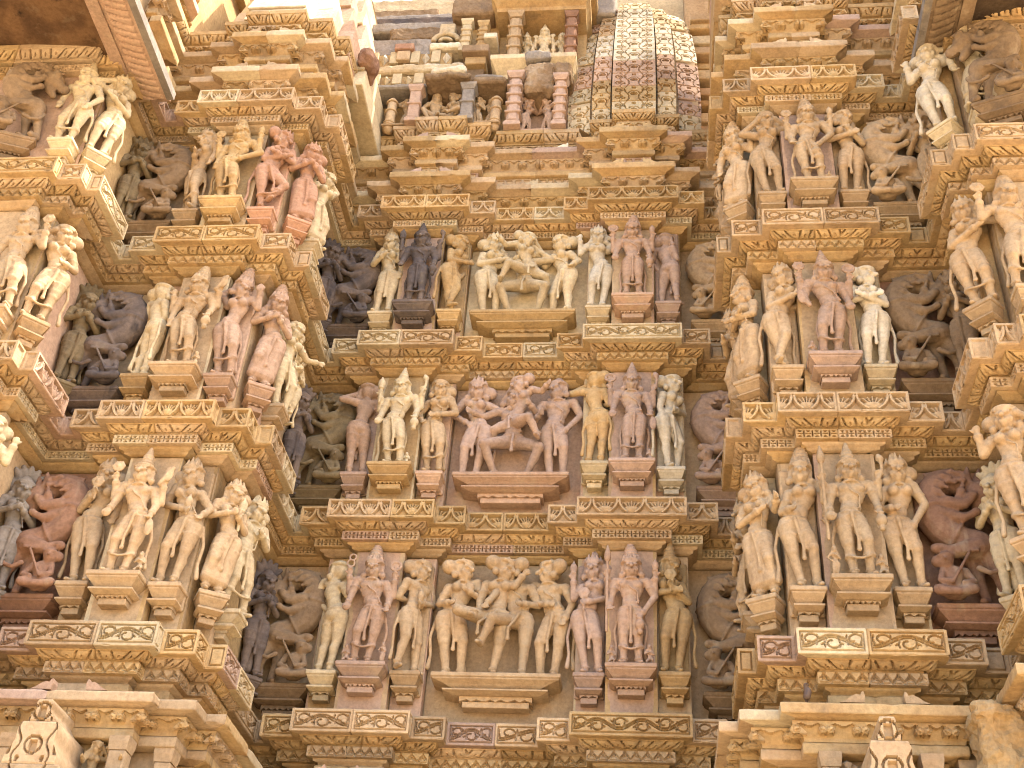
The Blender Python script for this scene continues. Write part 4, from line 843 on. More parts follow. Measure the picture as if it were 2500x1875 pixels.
# ---- couples with attendants in the middle of the recessed wall
def group(lv, mat, look, figs, seed, pm=None):
    root = statue('couple_relief', lv, (28, .49), f'{look} {ROWN[lv]}, panel between the bays', 'statue', C_GRP, mat, figs, 1.20, (1.16, .29), off=.13, dz=-.01, vox=.0080, h=.24, seed=seed, pmat=pm)
group('A', 'tan', 'tan couple kissing with lifted legs between two attendants,', [
  W(x=-.43, hip=-.03, chest=.03, arms=('belly', 'chest'), hair='bun', bunside=-1, yaw=.7, turn=.2, drape='side'),
  W(x=-.07, hip=.02, chest=.03, head=.035, yaw=1.0, tilt=.22, legs={-1: ((-.235, -.13, .485), (-.115, -.17, .43)), 1: ((.055, 0, .28), (.02, 0, .045))}, arms=('down', ((.14, -.06, .73), (.20, -.06, .83))), hair='bun', bunside=-1, drape=None, y=-.03),
  W(sex='m', x=.165, hip=.01, chest=-.04, head=-.05, yaw=-1.0, tilt=-.22, legs={-1: ((-.17, -.15, .42), (-.235, -.14, .23)), 1: ((.05, 0, .275), (.04, 0, .045))}, arms=(((-.17, -.08, .66), (-.22, -.12, .56)), 'belly'), hair='bun', bunside=1, drape=None, y=.0),
  W(sex='m', x=.47, hip=.03, chest=-.03, arms=('belly', 'thigh'), hair='bun', bunside=1, yaw=-.9, turn=-.35, drape='side')], 121)
group('B', 'mauve', 'brownish embracing couple held up by two attendants,', [
  W(x=-.41, hip=.03, chest=-.01, arms=('hip', 'out'), hair='tiara', bunside=1, drape='side'),
  W(sex='m', x=-.02, drop=.10, hip=.0, legs={-1: ((-.21, -.10, .27), (-.12, 0, .045)), 1: ((.21, -.10, .27), (.12, 0, .045))}, arms=('out', 'fwd'), hair='flat', bunside=1, drape=None, turn=.1, tilt=.2),
  W(x=.03, z=.16, y=-.06, s=.88, hip=-.05, chest=.03, turn=-.5, yaw=-.5, tilt=-.3, legs={-1: ((-.20, -.08, .40), (-.27, .0, .26)), 1: ((.17, -.08, .42), (.22, 0, .24))}, arms=('head', 'out'), hair='bun', bunside=1, drape=None),
  W(sex='m', x=.42, hip=-.02, chest=.01, arms=('fwd', 'thigh'), hair='flat', bunside=1, yaw=-.5, drape=None)], 131, 'pink')
group('C', 'cream', 'yellow-cream embracing couple with two leaning attendants,', [
  W(x=-.41, hip=-.03, chest=.02, arms=('cross', 'fwd'), hair='tiara', bunside=-1, turn=.35, drape=None),
  W(sex='m', x=-.02, drop=.08, hip=.0, legs={-1: ((-.19, -.10, .29), (-.10, 0, .045)), 1: ((.19, -.10, .29), (.12, 0, .045))}, arms=('out', 'head'), hair='flat', bunside=1, drape=None, tilt=-.2),
  W(x=.0, z=.15, y=-.06, s=.86, hip=.05, chest=-.03, turn=.5, yaw=.4, tilt=.3, legs={-1: ((-.22, -.08, .42), (-.26, 0, .24)), 1: ((.18, -.08, .40), (.26, 0, .26))}, arms=('out', 'head'), hair='bun', bunside=-1, drape=None),
  W(sex='f', x=.42, hip=.03, chest=-.03, arms=('fwd', 'hip'), hair='bun', bunside=1, turn=-.6, legs='stride', drape=None)], 141, 'gold')

# ------------------------------------------------------------------ courses above the second eave
es = E_L + E_R + E_FR
plain('wall_course', 11.60, 11.665, -.245, es, 200); brackets(11.675, 11.755, -.215, es, 201); petals(11.80, 11.90, -.165, -.25, es, 202)
plain('wall_course', 11.97, 12.10, -.26, E_R + E_FR, 203); brackets(12.12, 12.22, -.225, E_R + E_FR, 204); eave(12.24, 12.33, -.13, E_R + E_FR, 205)
plain('wall_course', 11.60, 11.71, -.31, E_C2, 206); brackets(11.72, 11.80, -.30, E_C2, 207); petals(11.84, 11.92, -.245, -.32, E_C2, 208)
brackets(11.63, 11.72, -.26, E_C1, 209); petals(11.77, 11.90, -.19, -.28, E_C1, 210)
brackets(11.60, 11.67, -.22, E_M, 211); petals(11.70, 11.79, -.12, -.21, E_M, 212)
for k, z1 in (('l', 12.0), ('r', 12.35), ('fr', 12.35)): core_prism('wall_core', BAY[k], -0.32, 11.552, z1, 12.55, THING[k], 'gold')
core_prism('wall_core', E_C2, -0.33, 11.902, 12.02, 12.55, THING['c'], 'gold'); core_prism('wall_core', E_C1, -0.32, 11.902, 11.965, 12.55, THING['c'], 'gold')

es = [4, 5, 6, 7]
plain('wall_course', 11.60, 11.665, -.245, es, 220); brackets(11.675, 11.755, -.215, es, 221); petals(11.80, 11.90, -.165, -.25, es, 222)
for k, z in enumerate((11.97, 12.45, 12.93, 13.41)):
    plain('wall_course', z, z + .13, -.26 - .01*k, es, 223 + k); brackets(z + .15, z + .25, -.225 - .01*k, es, 227 + k); eave(z + .27, z + .36, -.13 - .01*k, es, 231 + k)
core_prism('wall_core', es, -.32, 11.552, 14.0, 12.5, THING['fl'], 'gold')
# horns (curled ornaments) standing on the eaves
_hp = [(-.11, 0), (.05, 0), (.058, .05), (.050, .085), (.035, .075), (.028, .055), (0, .062), (-.035, .045), (-.07, .018)]
hg = Geo(); hg.prism(_hp[::-1], -.035, .05); _hm = hg.mesh('eave_horn')
hg2 = Geo(); hg2.prism([(-x, z) for x, z in _hp], -.035, .05); _hm2 = hg2.mesh('eave_horn')
def horns(e, ts, z, o, mat):
    for k, t in enumerate(ts):
        a = corner(e, o); b = corner(e + 1, o); p = a + (b - a)*t; me = (_hm if k % 2 == 0 else _hm2)
        ob = bpy.data.objects.new('eave_horn', me.copy()); COL.objects.link(ob); ob.data.materials.append(M[mat]); ob.parent = THING[bay_of(e)]
        ob.matrix_parent_inverse = Matrix.Translation(-Vector(THING[bay_of(e)].location)); ob.location = (p[0], p[1], z); ob.rotation_euler.z = math.atan2(EN[e][0], -EN[e][1])
for e, mt in ((12, 'tan'), (44, 'tan'), (24, 'mauve'), (32, 'gold')):
    horns(e, (.30, .70), 10.825, -.09, mt); horns(e, (.26, .74), 11.52, -.16, mt)
    horns(e, (.36, .66), 3.52, .10, 'pink' if e < 40 else 'tan')
horns(28, (.5,), 10.825, -.09, 'cream'); horns(28, (.8,), 11.52, -.16, 'white')

# ------------------------------------------------------------------ loose stone helpers
_tex = bpy.data.textures.new('rubble', 'CLOUDS'); _tex.noise_scale = 0.16; _tex.noise_depth = 3
def rough(geo, name, mat, parent, voxel=.016, amp=.05):
    o = carve(geo, name, mat, None, None, voxel, smooth=1, thin=1.0)
    if parent: o.parent = parent; o.matrix_parent_inverse = Matrix.Translation(-Vector(parent.location))
    d = o.modifiers.new('chip', 'DISPLACE'); d.texture = _tex; d.strength = amp; d.mid_level = 0.5; d.texture_coords = 'GLOBAL'
    dc = o.modifiers.new('thin', 'DECIMATE'); dc.ratio = .32; FLAT.add(o)
    return o
def rel_gav(s, v, L, H):
    """lattice of small horseshoe arches, one tier per 0.33 m"""
    p = max(.18, L/max(1, round(L/0.56))); q = ((s + L/2)/p) % 1.0; z = (v % 0.33)/0.33; x = np.abs(q - .5)*p; y = (z - .5)*0.33; h = np.zeros_like(s)
    r = np.hypot(x, y - .02); h = np.where((r < .040) & (y < .040), -.06, h); h = np.where((np.abs(r - .072) < .005) & (y < .06), -.03, h)
    h = np.where((np.abs(x - (.088 + .030*np.sin(z*6.28))) < .0045), -.03, h); h = np.where((np.hypot(x - .115, y + .06) < .016), -.04, h); h = np.where((np.hypot(x - .12, y - .10) < .014), -.04, h)
    h = np.where((np.abs(np.hypot(x - .195, np.abs(y) - .075) - .034) < .005), -.032, h); h = np.where((np.hypot(x - .195, np.abs(y) - .075) < .013), -.04, h); h = np.where((np.abs(x - .155 - .02*np.cos(z*12.56)) < .004), -.025, h)
    h = np.where((x < .022) & (np.abs(y + .115) < .02), -.05, h); h = np.where(np.minimum(z, 1 - z)*.33 < .006, -.02, h)
    return h*sstep(L/2 - np.abs(s), .004, .014)

# ------------------------------------------------------------------ miniature spire over the right bay of the recessed wall
SP = empty('miniature_spire', (-.18, 11.3, 12.0), 0, 'curved miniature stone spire with lattice carving above the right bay', 'spire')
_z = np.array([11.9, 12.56, 13.37, 13.85, 14.5, 14.95, 15.25, 15.45, 15.60]); _y = np.array([10.42, 10.47, 10.62, 10.74, 10.90, 11.02, 11.14, 11.30, 11.6]); _w = np.array([.83, .85, .84, .83, .79, .72, .62, .47, .22])
def spz(z): return np.interp(z, _z, _y), np.interp(z, _z, _w)
def spire_block(z0, z1, f0, f1, back, mat, name, gav=True):
    """f0,f1: horizontal extent as fractions of the half width; back: set back from the middle band"""
    nz = max(4, int((z1 - z0)/.0105)); zs = np.linspace(z1, z0, nz + 1); yy_, ww = spz(zs); nx = max(4, int((f1 - f0)*.8/.0105)); fr = np.linspace(f0, f1, nx + 1)
    L_ = (f1 - f0)*float(ww.mean()); s = np.broadcast_to((fr - (f0 + f1)/2)[None]/(f1 - f0)*L_, (nz + 1, nx + 1)); v = np.broadcast_to((zs[0] - zs)[:, None], s.shape)
    D_ = rel_gav(s, v, L_, z1 - z0) if gav else np.zeros(s.shape)
    edge = sstep(np.minimum(v, (z1 - z0) - v), 0, .012); D_ = D_*edge - .012*(1 - edge)
    X = -.18 + fr[None]*ww[:, None]; Y = yy_[:, None] + back - D_ + np.abs(fr[None])**3*.10
    V = np.stack([X, Y, np.broadcast_to(zs[:, None], X.shape)], 2).reshape(-1, 3); c = nx + 1
    F = [(i*c + j, (i + 1)*c + j, (i + 1)*c + j + 1, i*c + j + 1) for i in range(nz) for j in range(nx)]
    k0 = len(V); B = []      # flanks and lids going back into the spire
    for i in range(nz + 1):
        for j in (0, nx): q = V[i*c + j].copy(); q[1] += .32; B.append(q)
    V = np.concatenate([V, np.array(B)])
    for i in range(nz):
        F.append((i*c, k0 + 2*i, k0 + 2*i + 2, (i + 1)*c)); F.append((i*c + nx, (i + 1)*c + nx, k0 + 2*i + 3, k0 + 2*i + 1))
    F.append(tuple([k0] + list(range(0, nx + 1)) + [k0 + 1])[::-1]); F.append(tuple([k0 + 2*nz] + [nz*c + j for j in range(nx + 1)] + [k0 + 2*nz + 1]))
    return child(name, mesh(name, V, F), mat, SP)
tiers = [11.99, 12.32, 12.65, 12.98, 13.31, 13.64, 13.97, 14.30, 14.63, 14.96, 15.29, 15.55]
tc = ['cream', 'gold', 'pink', 'pink', 'white', 'white', 'white', 'white', 'white', 'cream', 'tan']; tl = ['cream', 'gold', 'gold', 'pink', 'pink', 'white', 'white', 'tan', 'tan', 'pink', 'tan']; tr = ['cream', 'cream', 'gold', 'pink', 'pink', 'white', 'white', 'white', 'cream', 'cream', 'tan']
for i in range(len(tiers) - 1):
    spire_block(tiers[i], tiers[i + 1] - .003, -.325, .325, -.05, tc[i], 'lattice_block')
    for sd, t_ in ((-1, tl), (1, tr)):
        a, b = sorted((sd*.352, sd*.625)); spire_block(tiers[i], tiers[i + 1] - .003, a, b, .05, t_[i], 'lattice_block')
ol = ['cream', 'cream', 'cream', 'cream', 'pink', 'pink', 'tan', 'cream', 'white', 'cream', 'tan', 'pink', 'tan', 'pink', 'tan', 'tan']; orr = ['cream', 'mauve', 'mauve', 'mauve', 'mauve', 'mauve', 'pink', 'white', 'white', 'white', 'white', 'cream', 'white', 'cream', 'cream', 'cream']
for sd, oc in ((-1, ol), (1, orr)):
    z = 11.95; k = 0
    while z < 15.1:
        hh = (.34, .24, .10, .33)[k % 4]; a, b = sorted((sd*.660, sd*1.0))
        spire_block(z, z + hh - .003, a, b, .13 + (.03 if k % 4 == 2 else 0), oc[k % 16], 'corner_block', gav=(k % 4 != 2)); z += hh; k += 1
g = Geo(); lv_ = []
for z in np.linspace(11.9, 15.6, 14): y_, w_ = spz(z); lv_.append((-.18 - w_*.96, -.18 + w_*.96, y_ + .22, 13.6, z))
g.frusta(lv_); child('spire_core', g.mesh('spire_core'), 'tan', SP)

# ------------------------------------------------------------------ upper storey behind: ledges, niches, pillars
UP = empty('upper_storey', (-1.6, 12.3, 12.0), 0, 'weathered upper storey of niches and broken ledges above the recessed wall', 'wall')
def ub(name, lo, hi, mat, ch=.012):
    g = Geo(); g.box(lo, hi, ch); return child(name, g.mesh(name), mat, UP)
ub('back_wall', (-4.3, 12.6, 11.5), (1.2, 13.6, 14.6), 'gold'); ub('niche_wall', (-3.62, 10.70, 11.97), (-1.80, 12.59, 12.75), 'gold'); ub('niche_wall', (-1.80, 10.76, 11.80), (-1.0, 12.58, 13.22), 'pink')
ub('niche_wall', (-2.2, 10.95, 13.30), (-.84, 12.57, 14.40), 'gold')
def pillar(parent, x, y, z0, z1, w, mat, tiers_=4, octo=True, cp=1.4):
    g = Geo(); h = z1 - z0; k = w/2
    g.box((x - k*1.35, y - k*1.35, z0), (x + k*1.35, y + k*1.35, z0 + .06), .006); g.box((x - k*1.2, y - k*1.2, z0 + .061), (x + k*1.2, y + k*1.2, z0 + .10), .01)
    g.box((x - k, y - k, z0 + .10), (x + k, y + k, z1 - .10), k*.42 if octo else .012)
    for i in range(tiers_): zz = z0 + .10 + (h - .2)*(i + 1)/(tiers_ + 1); g.box((x - k*1.28, y - k*1.28, zz - .018), (x + k*1.28, y + k*1.28, zz + .018), k*.4 if octo else .01)
    g.frusta([(x - k, x + k, y - k, y + k, z1 - .10), (x - k*cp, x + k*cp, y - k*cp, y + k*cp, z1 - .04), (x - k*cp, x + k*cp, y - k*cp, y + k*cp, z1)])
    return child('pillar', g.mesh('pillar'), mat, parent)
# left niche (three compartments)
pillar(UP, -2.96, 10.40, 11.97, 12.66, .14, 'mauve', 1, False); pillar(UP, -2.28, 10.40, 11.97, 12.66, .15, 'grey', 1, False)
def shaft(x, y, z0, z1, r, mat):
    g = Geo(); g.cap((x, y, z0), (x, y, z1), r*1.05, r*.9, 14)
    for t in (.12, .2, .62, .95): g.tor((x, y, z0 + (z1 - z0)*t), r*1.02, .016, n=16)
    child('column', g.mesh('column', True), mat, UP)
shaft(-3.28, 10.48, 12.0, 12.52, .065, 'tan'); shaft(-1.93, 10.50, 12.0, 12.52, .070, 'tan')
g = Geo(); g.box((-2.84, 10.20, 12.66), (-2.25, 10.85, 12.76), .03); rough(g, 'broken_lintel', 'brown', UP, .02, .09)
g = Geo(); g.box((-2.24, 10.30, 12.66), (-1.80, 10.85, 12.78), .03); rough(g, 'broken_lintel', 'brown', UP, .02, .04)
g = Geo(); g.box((-3.62, 10.36, 12.66), (-2.85, 10.85, 12.75), .02); rough(g, 'broken_lintel', 'grey', UP, .02, .04)
g = Geo(); g.box((-2.78, 10.20, 12.76), (-2.32, 10.6, 12.90), .05); rough(g, 'weathered_cap', 'white', UP, .02, .08)
g = Geo(); g.box((-2.22, 10.34, 12.78), (-1.84, 10.6, 12.86), .03); rough(g, 'weathered_cap', 'grey', UP, .02, .05)
# dentil courses with lotus diamonds
def dentils(x0, x1, y, z0, z1, n, mats, lean=0.0):
    ub('ledge', (x0, y + .05, z0 - .03), (x1, 12.5, z1), mats[0])
    p = (x1 - x0)/n
    for i in range(n):
        xc = x0 + p*(i + .5)
        if i % 2 == 0: ub('dentil', (xc - p*.42, y, z0), (xc + p*.42, y + .048, z1), mats[1], .006)
        else:
            g = Geo(); zc = (z0 + z1)/2; h = (z1 - z0)/2; v = [(xc - p*.40, y + .045, zc), (xc, y + .045, zc - h), (xc + p*.40, y + .045, zc), (xc, y + .045, zc + h), (xc, y - .03, zc)]
            g.add(v, [(0, 1, 4), (1, 2, 4), (2, 3, 4), (3, 0, 4), (3, 2, 1, 0)]); child('lotus_diamond', g.mesh('lotus_diamond'), mats[2], UP)
dentils(-3.62, -2.62, 10.40, 12.80, 13.00, 7, ('gold', 'cream', 'cream')); dentils(-3.75, -2.62, 10.56, 13.42, 13.66, 8, ('gold', 'cream', 'white'))
def slab(x0, x1, y, z0, z1, mat, amp=.06, name='weathered_ledge'):
    g = Geo(); g.box((x0, y, z0), (x1, y + .9, z1), .03); rough(g, name, mat, UP, .024, amp)
slab(-3.75, -2.55, 10.44, 13.08, 13.24, 'cream'); slab(-3.3, -2.42, 10.52, 13.26, 13.36, 'white', .08); slab(-2.95, -2.5, 10.52, 13.66, 13.80, 'white', .08)
slab(-3.85, -2.95, 10.68, 13.72, 14.10, 'grey', .05); slab(-3.6, -2.55, 10.80, 14.22, 14.52, 'brown', .11); slab(-3.95, -2.5, 10.92, 14.56, 14.80, 'grey', .05); slab(-4.0, -2.35, 11.05, 14.84, 15.08, 'black', .05)
slab(-4.1, -2.35, 11.2, 15.10, 15.36, 'grey', .05); slab(-4.2, -3.1, 11.4, 15.4, 15.75, 'brown', .05); slab(-2.75, -2.2, 11.4, 15.4, 16.0, 'cream', .05); slab(-4.4, -2.95, 11.9, 15.8, 16.7, 'cream', .05); slab(-3.0, -2.1, 12.1, 16.0, 16.6, 'white', .05)
slab(-2.72, -2.1, 10.62, 14.52, 14.9, 'brown', .05); slab(-2.6, -2.0, 11.0, 14.95, 15.5, 'gold', .05)
# horseshoe arch ornament
g = Geo(); g.tor((-2.76, 10.70, 14.04), (.17, .13), .04, (1, 0, 0), (0, 0, 1), 20, 8, -10, 190); g.tor((-2.76, 10.68, 14.0), (.08, .06), .028, (1, 0, 0), (0, 0, 1), 14, 6, 0, 180)
g.box((-2.97, 10.66, 13.86), (-2.55, 10.85, 13.94), .01); g.box((-2.87, 10.68, 14.16), (-2.65, 10.85, 14.40), .015); g.ell((-2.76, 10.67, 14.20), (.055, .03, .08)); carve(g, 'horseshoe_arch', 'cream', UP, (1.6, -12.3, -12.0), .012)
ub('pillar_stub', (-3.40, 10.50, 13.64), (-3.14, 10.9, 13.76), 'red'); ub('pillar_stub', (-3.36, 10.52, 13.44), (-3.18, 10.6, 13.63), 'tan')
# small pilasters between the niches
for x, y, z0, z1, mt in ((-2.46, 10.62, 13.62, 14.30, 'cream'), (-2.24, 10.66, 13.72, 14.3, 'gold')): pillar(UP, x, y, z0, z1, .12, mt, 3, False)
ub('bracket_block', (-2.46, 10.44, 13.46), (-2.10, 11.2, 13.60), 'brown'); ub('bracket_block', (-2.42, 10.52, 13.30), (-2.14, 11.2, 13.45), 'gold'); ub('bracket_block', (-2.40, 10.60, 13.06), (-2.16, 11.2, 13.29), 'brown'); ub('bracket_block', (-2.2, 10.50, 13.82), (-2.02, 10.94, 13.92), 'white'); ub('bracket_block', (-2.5, 10.9, 12.8), (-2.06, 11.4, 14.6), 'gold')
# middle niche
pillar(UP, -1.69, 10.44, 11.87, 12.90, .16, 'mauve', 4); pillar(UP, -1.11, 10.44, 11.87, 12.84, .14, 'mauve', 4)
g = Geo(); g.box((-1.58, 10.38, 12.58), (-1.20, 10.8, 13.12), .05); rough(g, 'broken_stone', 'brown', UP, .02, .10)
g = Geo(); g.box((-1.20, 10.40, 12.86), (-.98, 10.8, 13.14), .04); rough(g, 'broken_stone', 'brown', UP, .02, .07)
g = Geo(); g.frusta([(-1.98, -.98, 10.60, 12.0, 13.06), (-1.98, -.98, 10.58, 12.0, 13.12), (-2.04, -.94, 10.44, 12.0, 13.24), (-2.06, -.93, 10.42, 12.0, 13.26), (-2.06, -.93, 10.42, 12.0, 13.34)]); child('ledge', g.mesh('ledge'), 'cream', UP)
slab(-1.6, -1.25, 10.38, 13.18, 13.36, 'grey', .06)
# upper niche
pillar(UP, -1.79, 10.62, 13.34, 14.40, .16, 'tan', 3); pillar(UP, -1.03, 10.64, 13.34, 14.40, .14, 'red', 3)
g = Geo(); g.frusta([(-2.06, -.84, 10.54, 12.3, 14.41), (-2.06, -.84, 10.52, 12.3, 14.46), (-2.12, -.80, 10.40, 12.3, 14.54), (-2.14, -.78, 10.36, 12.3, 14.57), (-2.14, -.78, 10.36, 12.3, 14.68)]); child('ledge', g.mesh('ledge'), 'gold', UP)
ub('upper_wall', (-2.2, 10.9, 14.69), (-.82, 12.55, 16.4), 'gold'); ub('upper_wall', (-.82, 12.1, 14.69), (1.0, 12.55, 17.2), 'cream'); slab(-2.3, -.7, 10.7, 14.9, 15.1, 'gold', .03); slab(-.75, -.45, 11.0, 14.9, 16.0, 'grey', .03)
ub('upper_wall', (.62, 11.3, 12.05), (1.2, 12.55, 15.19), 'gold'); ub('upper_wall', (.55, 11.8, 15.21), (1.2, 12.55, 16.8), 'tan'); ub('upper_wall', (-2.9, 12.6, 14.6), (1.2, 13.6, 15.9), 'tan')
for k in range(11): ub('ledge', (.60 - .02*(k % 2), 11.063 + .017*k - .05*(k % 2), 12.10 + .29*k), (1.19, 11.75 + .03*k, 12.20 + .29*k + .04*(k % 3)), ('gold', 'tan', 'cream')[k % 3])
# figures in the niches
def niche(label, x, y, z, figs, mat, scale, seed):
    root = empty('niche_statue', (x, y, z), 0, label, 'statue', 'small figures in the upper niches')
    g = Geo(); g.box((-.20*scale*2, -.16, 0), (.20*scale*2, .12, .03), .006); obj('plinth', g.mesh('plinth'), mat, root)
    for i, k in enumerate(figs):
        k = dict(k); ox = k.pop('x', 0); oz = k.pop('z', 0); oy = k.pop('y', 0); sc = k.pop('s', 1.0)*scale; gg = human(seed=seed + i, **k); place(gg, sc); carve(gg, 'figure', mat, root, (ox, oy, .03 + oz), .0098*sc + .001)
sit = {-1: ((-.20, -.12, .30), (-.10, -.16, .06)), 1: ((.20, -.12, .24), (.02, -.17, .20))}
niche('seated embracing couple between two pillars of the upper left niche', -2.62, 10.54, 12.0, [W(sex='m', x=-.10, drop=.20, legs=sit, arms=('hip', 'out'), hair='kirita', bunside=0, turn=.3, drape=None), W(x=.14, drop=.22, y=-.03, legs=sit, arms=('out', 'thigh'), hair='bun', turn=-.5, tilt=-.2, drape=None)], 'tan', .80, 301)
niche('small standing woman beside the left round column of the upper niche', -3.12, 10.56, 12.0, [W(x=.02, hip=.03, arms=('head', 'hip'), hair='bun', turn=.2, drape='side')], 'tan', .60, 311)
niche('small standing pair beside the right round column of the upper niche', -2.10, 10.56, 12.0, [W(x=-.06, hip=-.03, arms=('hip', 'chest'), hair='bun', drape='side'), W(sex='m', x=.09, y=.04, hip=.02, arms=('out', 'up'), hair='flat', drape=None)], 'tan', .60, 321)
niche('pair of kissing figures in the middle niche under a broken brown stone', -1.41, 10.60, 11.87, [W(x=-.13, hip=-.03, chest=.03, turn=.9, tilt=.2, arms=('fwd', 'head'), hair='bun', bunside=-1, legs='stride', drape=None), W(sex='m', x=.14, hip=.03, chest=-.03, turn=-.8, tilt=-.2, arms=('head', 'out'), hair='flat', legs='stride', drape=None)], 'pink', .74, 331)
niche('cream crowned standing deity with two attendants in the topmost niche', -1.40, 10.78, 13.36, [dict(sex='m', hip=0, legs='straight', arms=('open', 'open'), hold=('pot', 'pot'), hair='cone', bunside=0), W(x=-.24, s=.85, arms=('chest', 'up'), hold=(None, 'lotus'), hair='cone', bunside=0), W(x=.24, s=.85, arms=('up', 'chest'), hold=('lotus', None), hair='tiara', bunside=0)], 'cream', .88, 341)

# ------------------------------------------------------------------ upper tower blocks on both piers
def tower_block(parent, x0, x1, y0, y1, z0, z1, lean, mat, dx=0.0):
    g = Geo(); k = .012; h = z1 - z0; t = lambda z: lean*(z - z0)
    g.frusta([(x0 + k, x1 - k, y0 + k, y1, z0), (x0, x1, y0 + t(z0 + k), y1, z0 + k), (x0 + dx, x1 - dx, y0 + t(z1 - k), y1, z1 - k), (x0 + dx + k, x1 - dx - k, y0 + t(z1) + k, y1, z1)]); return child('tower_block', g.mesh('tower_block'), mat, parent)
rt = random.Random(11)
def column(parent, x0, x1, y, z, ztop, lean, mats, hs=(.34, .46, .40, .52), tap=0.0, yb=11.6):
    k = 0
    while z < ztop:
        h = hs[k % len(hs)]*rt.uniform(.85, 1.15); j = rt.uniform(-.015, .02) + (.03 if k % 3 == 1 else 0)
        tower_block(parent, x0 - j, x1 + j, y - j, yb, z, min(z + h, ztop + .2) - .004, lean, rt.choice(mats), .01); z += h; y += lean*h; x1 -= tap*h; k += 1
TL = THING['l']; TR = THING['r']
column(THING['fl'], -6.6, -5.40, 8.75, 14.0, 16.6, .22, ('tan', 'gold', 'cream'), tap=.05); column(THING['fl'], -5.5, -4.72, 10.2, 11.0, 17.0, .10, ('grey', 'mauve', 'grey'), tap=.02)
column(TL, -4.70, -3.97, 8.70, 11.97, 14.8, .34, ('white', 'cream', 'white'), tap=.20); column(TL, -4.2, -3.70, 8.98, 11.97, 14.8, .30, ('white', 'cream'), tap=.20); column(TL, -4.0, -3.50, 9.14, 11.80, 14.8, .30, ('white', 'white', 'pink'), tap=.20)
column(TL, -3.9, -3.36, 9.42, 11.60, 14.8, .26, ('white', 'cream', 'pink'), tap=.20); column(TL, -4.98, -4.70, 8.95, 11.97, 14.4, .30, ('gold', 'tan'))
g = Geo(); g.ell((-3.36, 9.55, 12.15), (.10, .22, .16)); g.box((-3.48, 9.4, 12.0), (-3.34, 9.8, 12.28), .03); rough(g, 'broken_stone', 'red', TL, .018, .08)
for (x0, x1, y) in ((1.32, 1.80, 8.72), (1.02, 1.32, 8.86), (1.80, 2.10, 8.86), (.84, 1.02, 9.08), (2.10, 2.30, 9.1)): column(TR, x0, x1, y, 12.34, 20.6, .07, ('tan', 'gold', 'pink'), (.5, .62, .45), yb=10.75)  # unseen height and back depth set to shade the left pier and lower spire

# ------------------------------------------------------------------ balcony eaves at both top corners
def balcony(label, sgn, x_out, x_in, y_back, z_out, z_in, group, dark):
    root = empty('balcony_eave', (x_out, y_back - 1, z_out), 0, label, 'eave', group); ys = np.linspace(y_back, 4.2, 60); th = .10
    def strip(name, f0, f1, lift, mat, petal=False):
        xs = np.linspace(f0, f1, 22 if petal else 6); V = []; nx = len(xs); yy_ = np.linspace(y_back, 4.2, 330 if petal else 24)
        for y in yy_:
            for f in xs:
                x = x_out + (x_in - x_out)*f; z = z_out + (z_in - z_out)*f + lift
                if petal:
                    u = (f - f0)/(f1 - f0); q = ((y + .10*u*u)/.085) % 1.0; z -= .018*math.sqrt(max(0, 1 - (2*q - 1)**2))*(1 if .12 < u < .9 else 0) - (.012 if min(q, 1 - q) < .10 and .1 < u < .9 else 0)
                V.append((x, y, z))
        n0 = len(V); V += [(x, y, z + th) for x, y, z in V]; F = []
        for i in range(len(yy_) - 1):
            for j in range(nx - 1):
                a = i*nx + j; q = (a, a + 1, a + nx + 1, a + nx); F.append(q if sgn > 0 else q[::-1]); q = tuple(k + n0 for k in q); F.append(q[::-1] if sgn > 0 else q)
        bd = [j for j in range(nx)] + [i*nx + nx - 1 for i in range(1, len(yy_))] + [(len(yy_) - 1)*nx + j for j in range(nx - 2, -1, -1)] + [i*nx for i in range(len(yy_) - 2, 0, -1)]
        for a, b in zip(bd, bd[1:] + bd[:1]): F.append((a, a + n0, b + n0, b) if sgn > 0 else (a, b, b + n0, a + n0))
        child(name, mesh(name, V, F), mat, root)
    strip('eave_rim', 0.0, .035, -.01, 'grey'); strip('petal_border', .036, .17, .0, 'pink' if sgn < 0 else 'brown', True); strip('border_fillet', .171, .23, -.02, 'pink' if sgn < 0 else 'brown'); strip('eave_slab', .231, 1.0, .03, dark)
    return root
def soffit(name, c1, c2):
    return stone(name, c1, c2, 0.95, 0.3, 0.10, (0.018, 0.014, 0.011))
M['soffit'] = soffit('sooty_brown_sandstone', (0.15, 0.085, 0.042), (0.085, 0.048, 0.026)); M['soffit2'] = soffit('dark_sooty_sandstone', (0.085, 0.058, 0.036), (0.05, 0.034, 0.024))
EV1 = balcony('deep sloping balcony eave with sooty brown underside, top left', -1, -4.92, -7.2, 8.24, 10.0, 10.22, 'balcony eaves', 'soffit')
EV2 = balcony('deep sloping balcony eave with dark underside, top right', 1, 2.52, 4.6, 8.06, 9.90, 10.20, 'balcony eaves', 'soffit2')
# seated lion on the far-left wall under the eave
statue('lion_statue', 'C', ((-6.15, 7.79), R_(20)), 'brown crouching lion relief in the shade under the top-left eave', 'statue', L_GRP, 'brown', dict(lion=True, facing=1), 1.05, (.5, .2), off=.1, vox=.0095, seed=150)
statue('lion_statue', 'C', ((3.12, 7.71), R_(-20)), 'brown crouching lion relief in the shade under the top-right eave', 'statue', L_GRP, 'brown', dict(lion=True, facing=-1), 1.05, (.5, .2), off=.1, vox=.0095, seed=151)
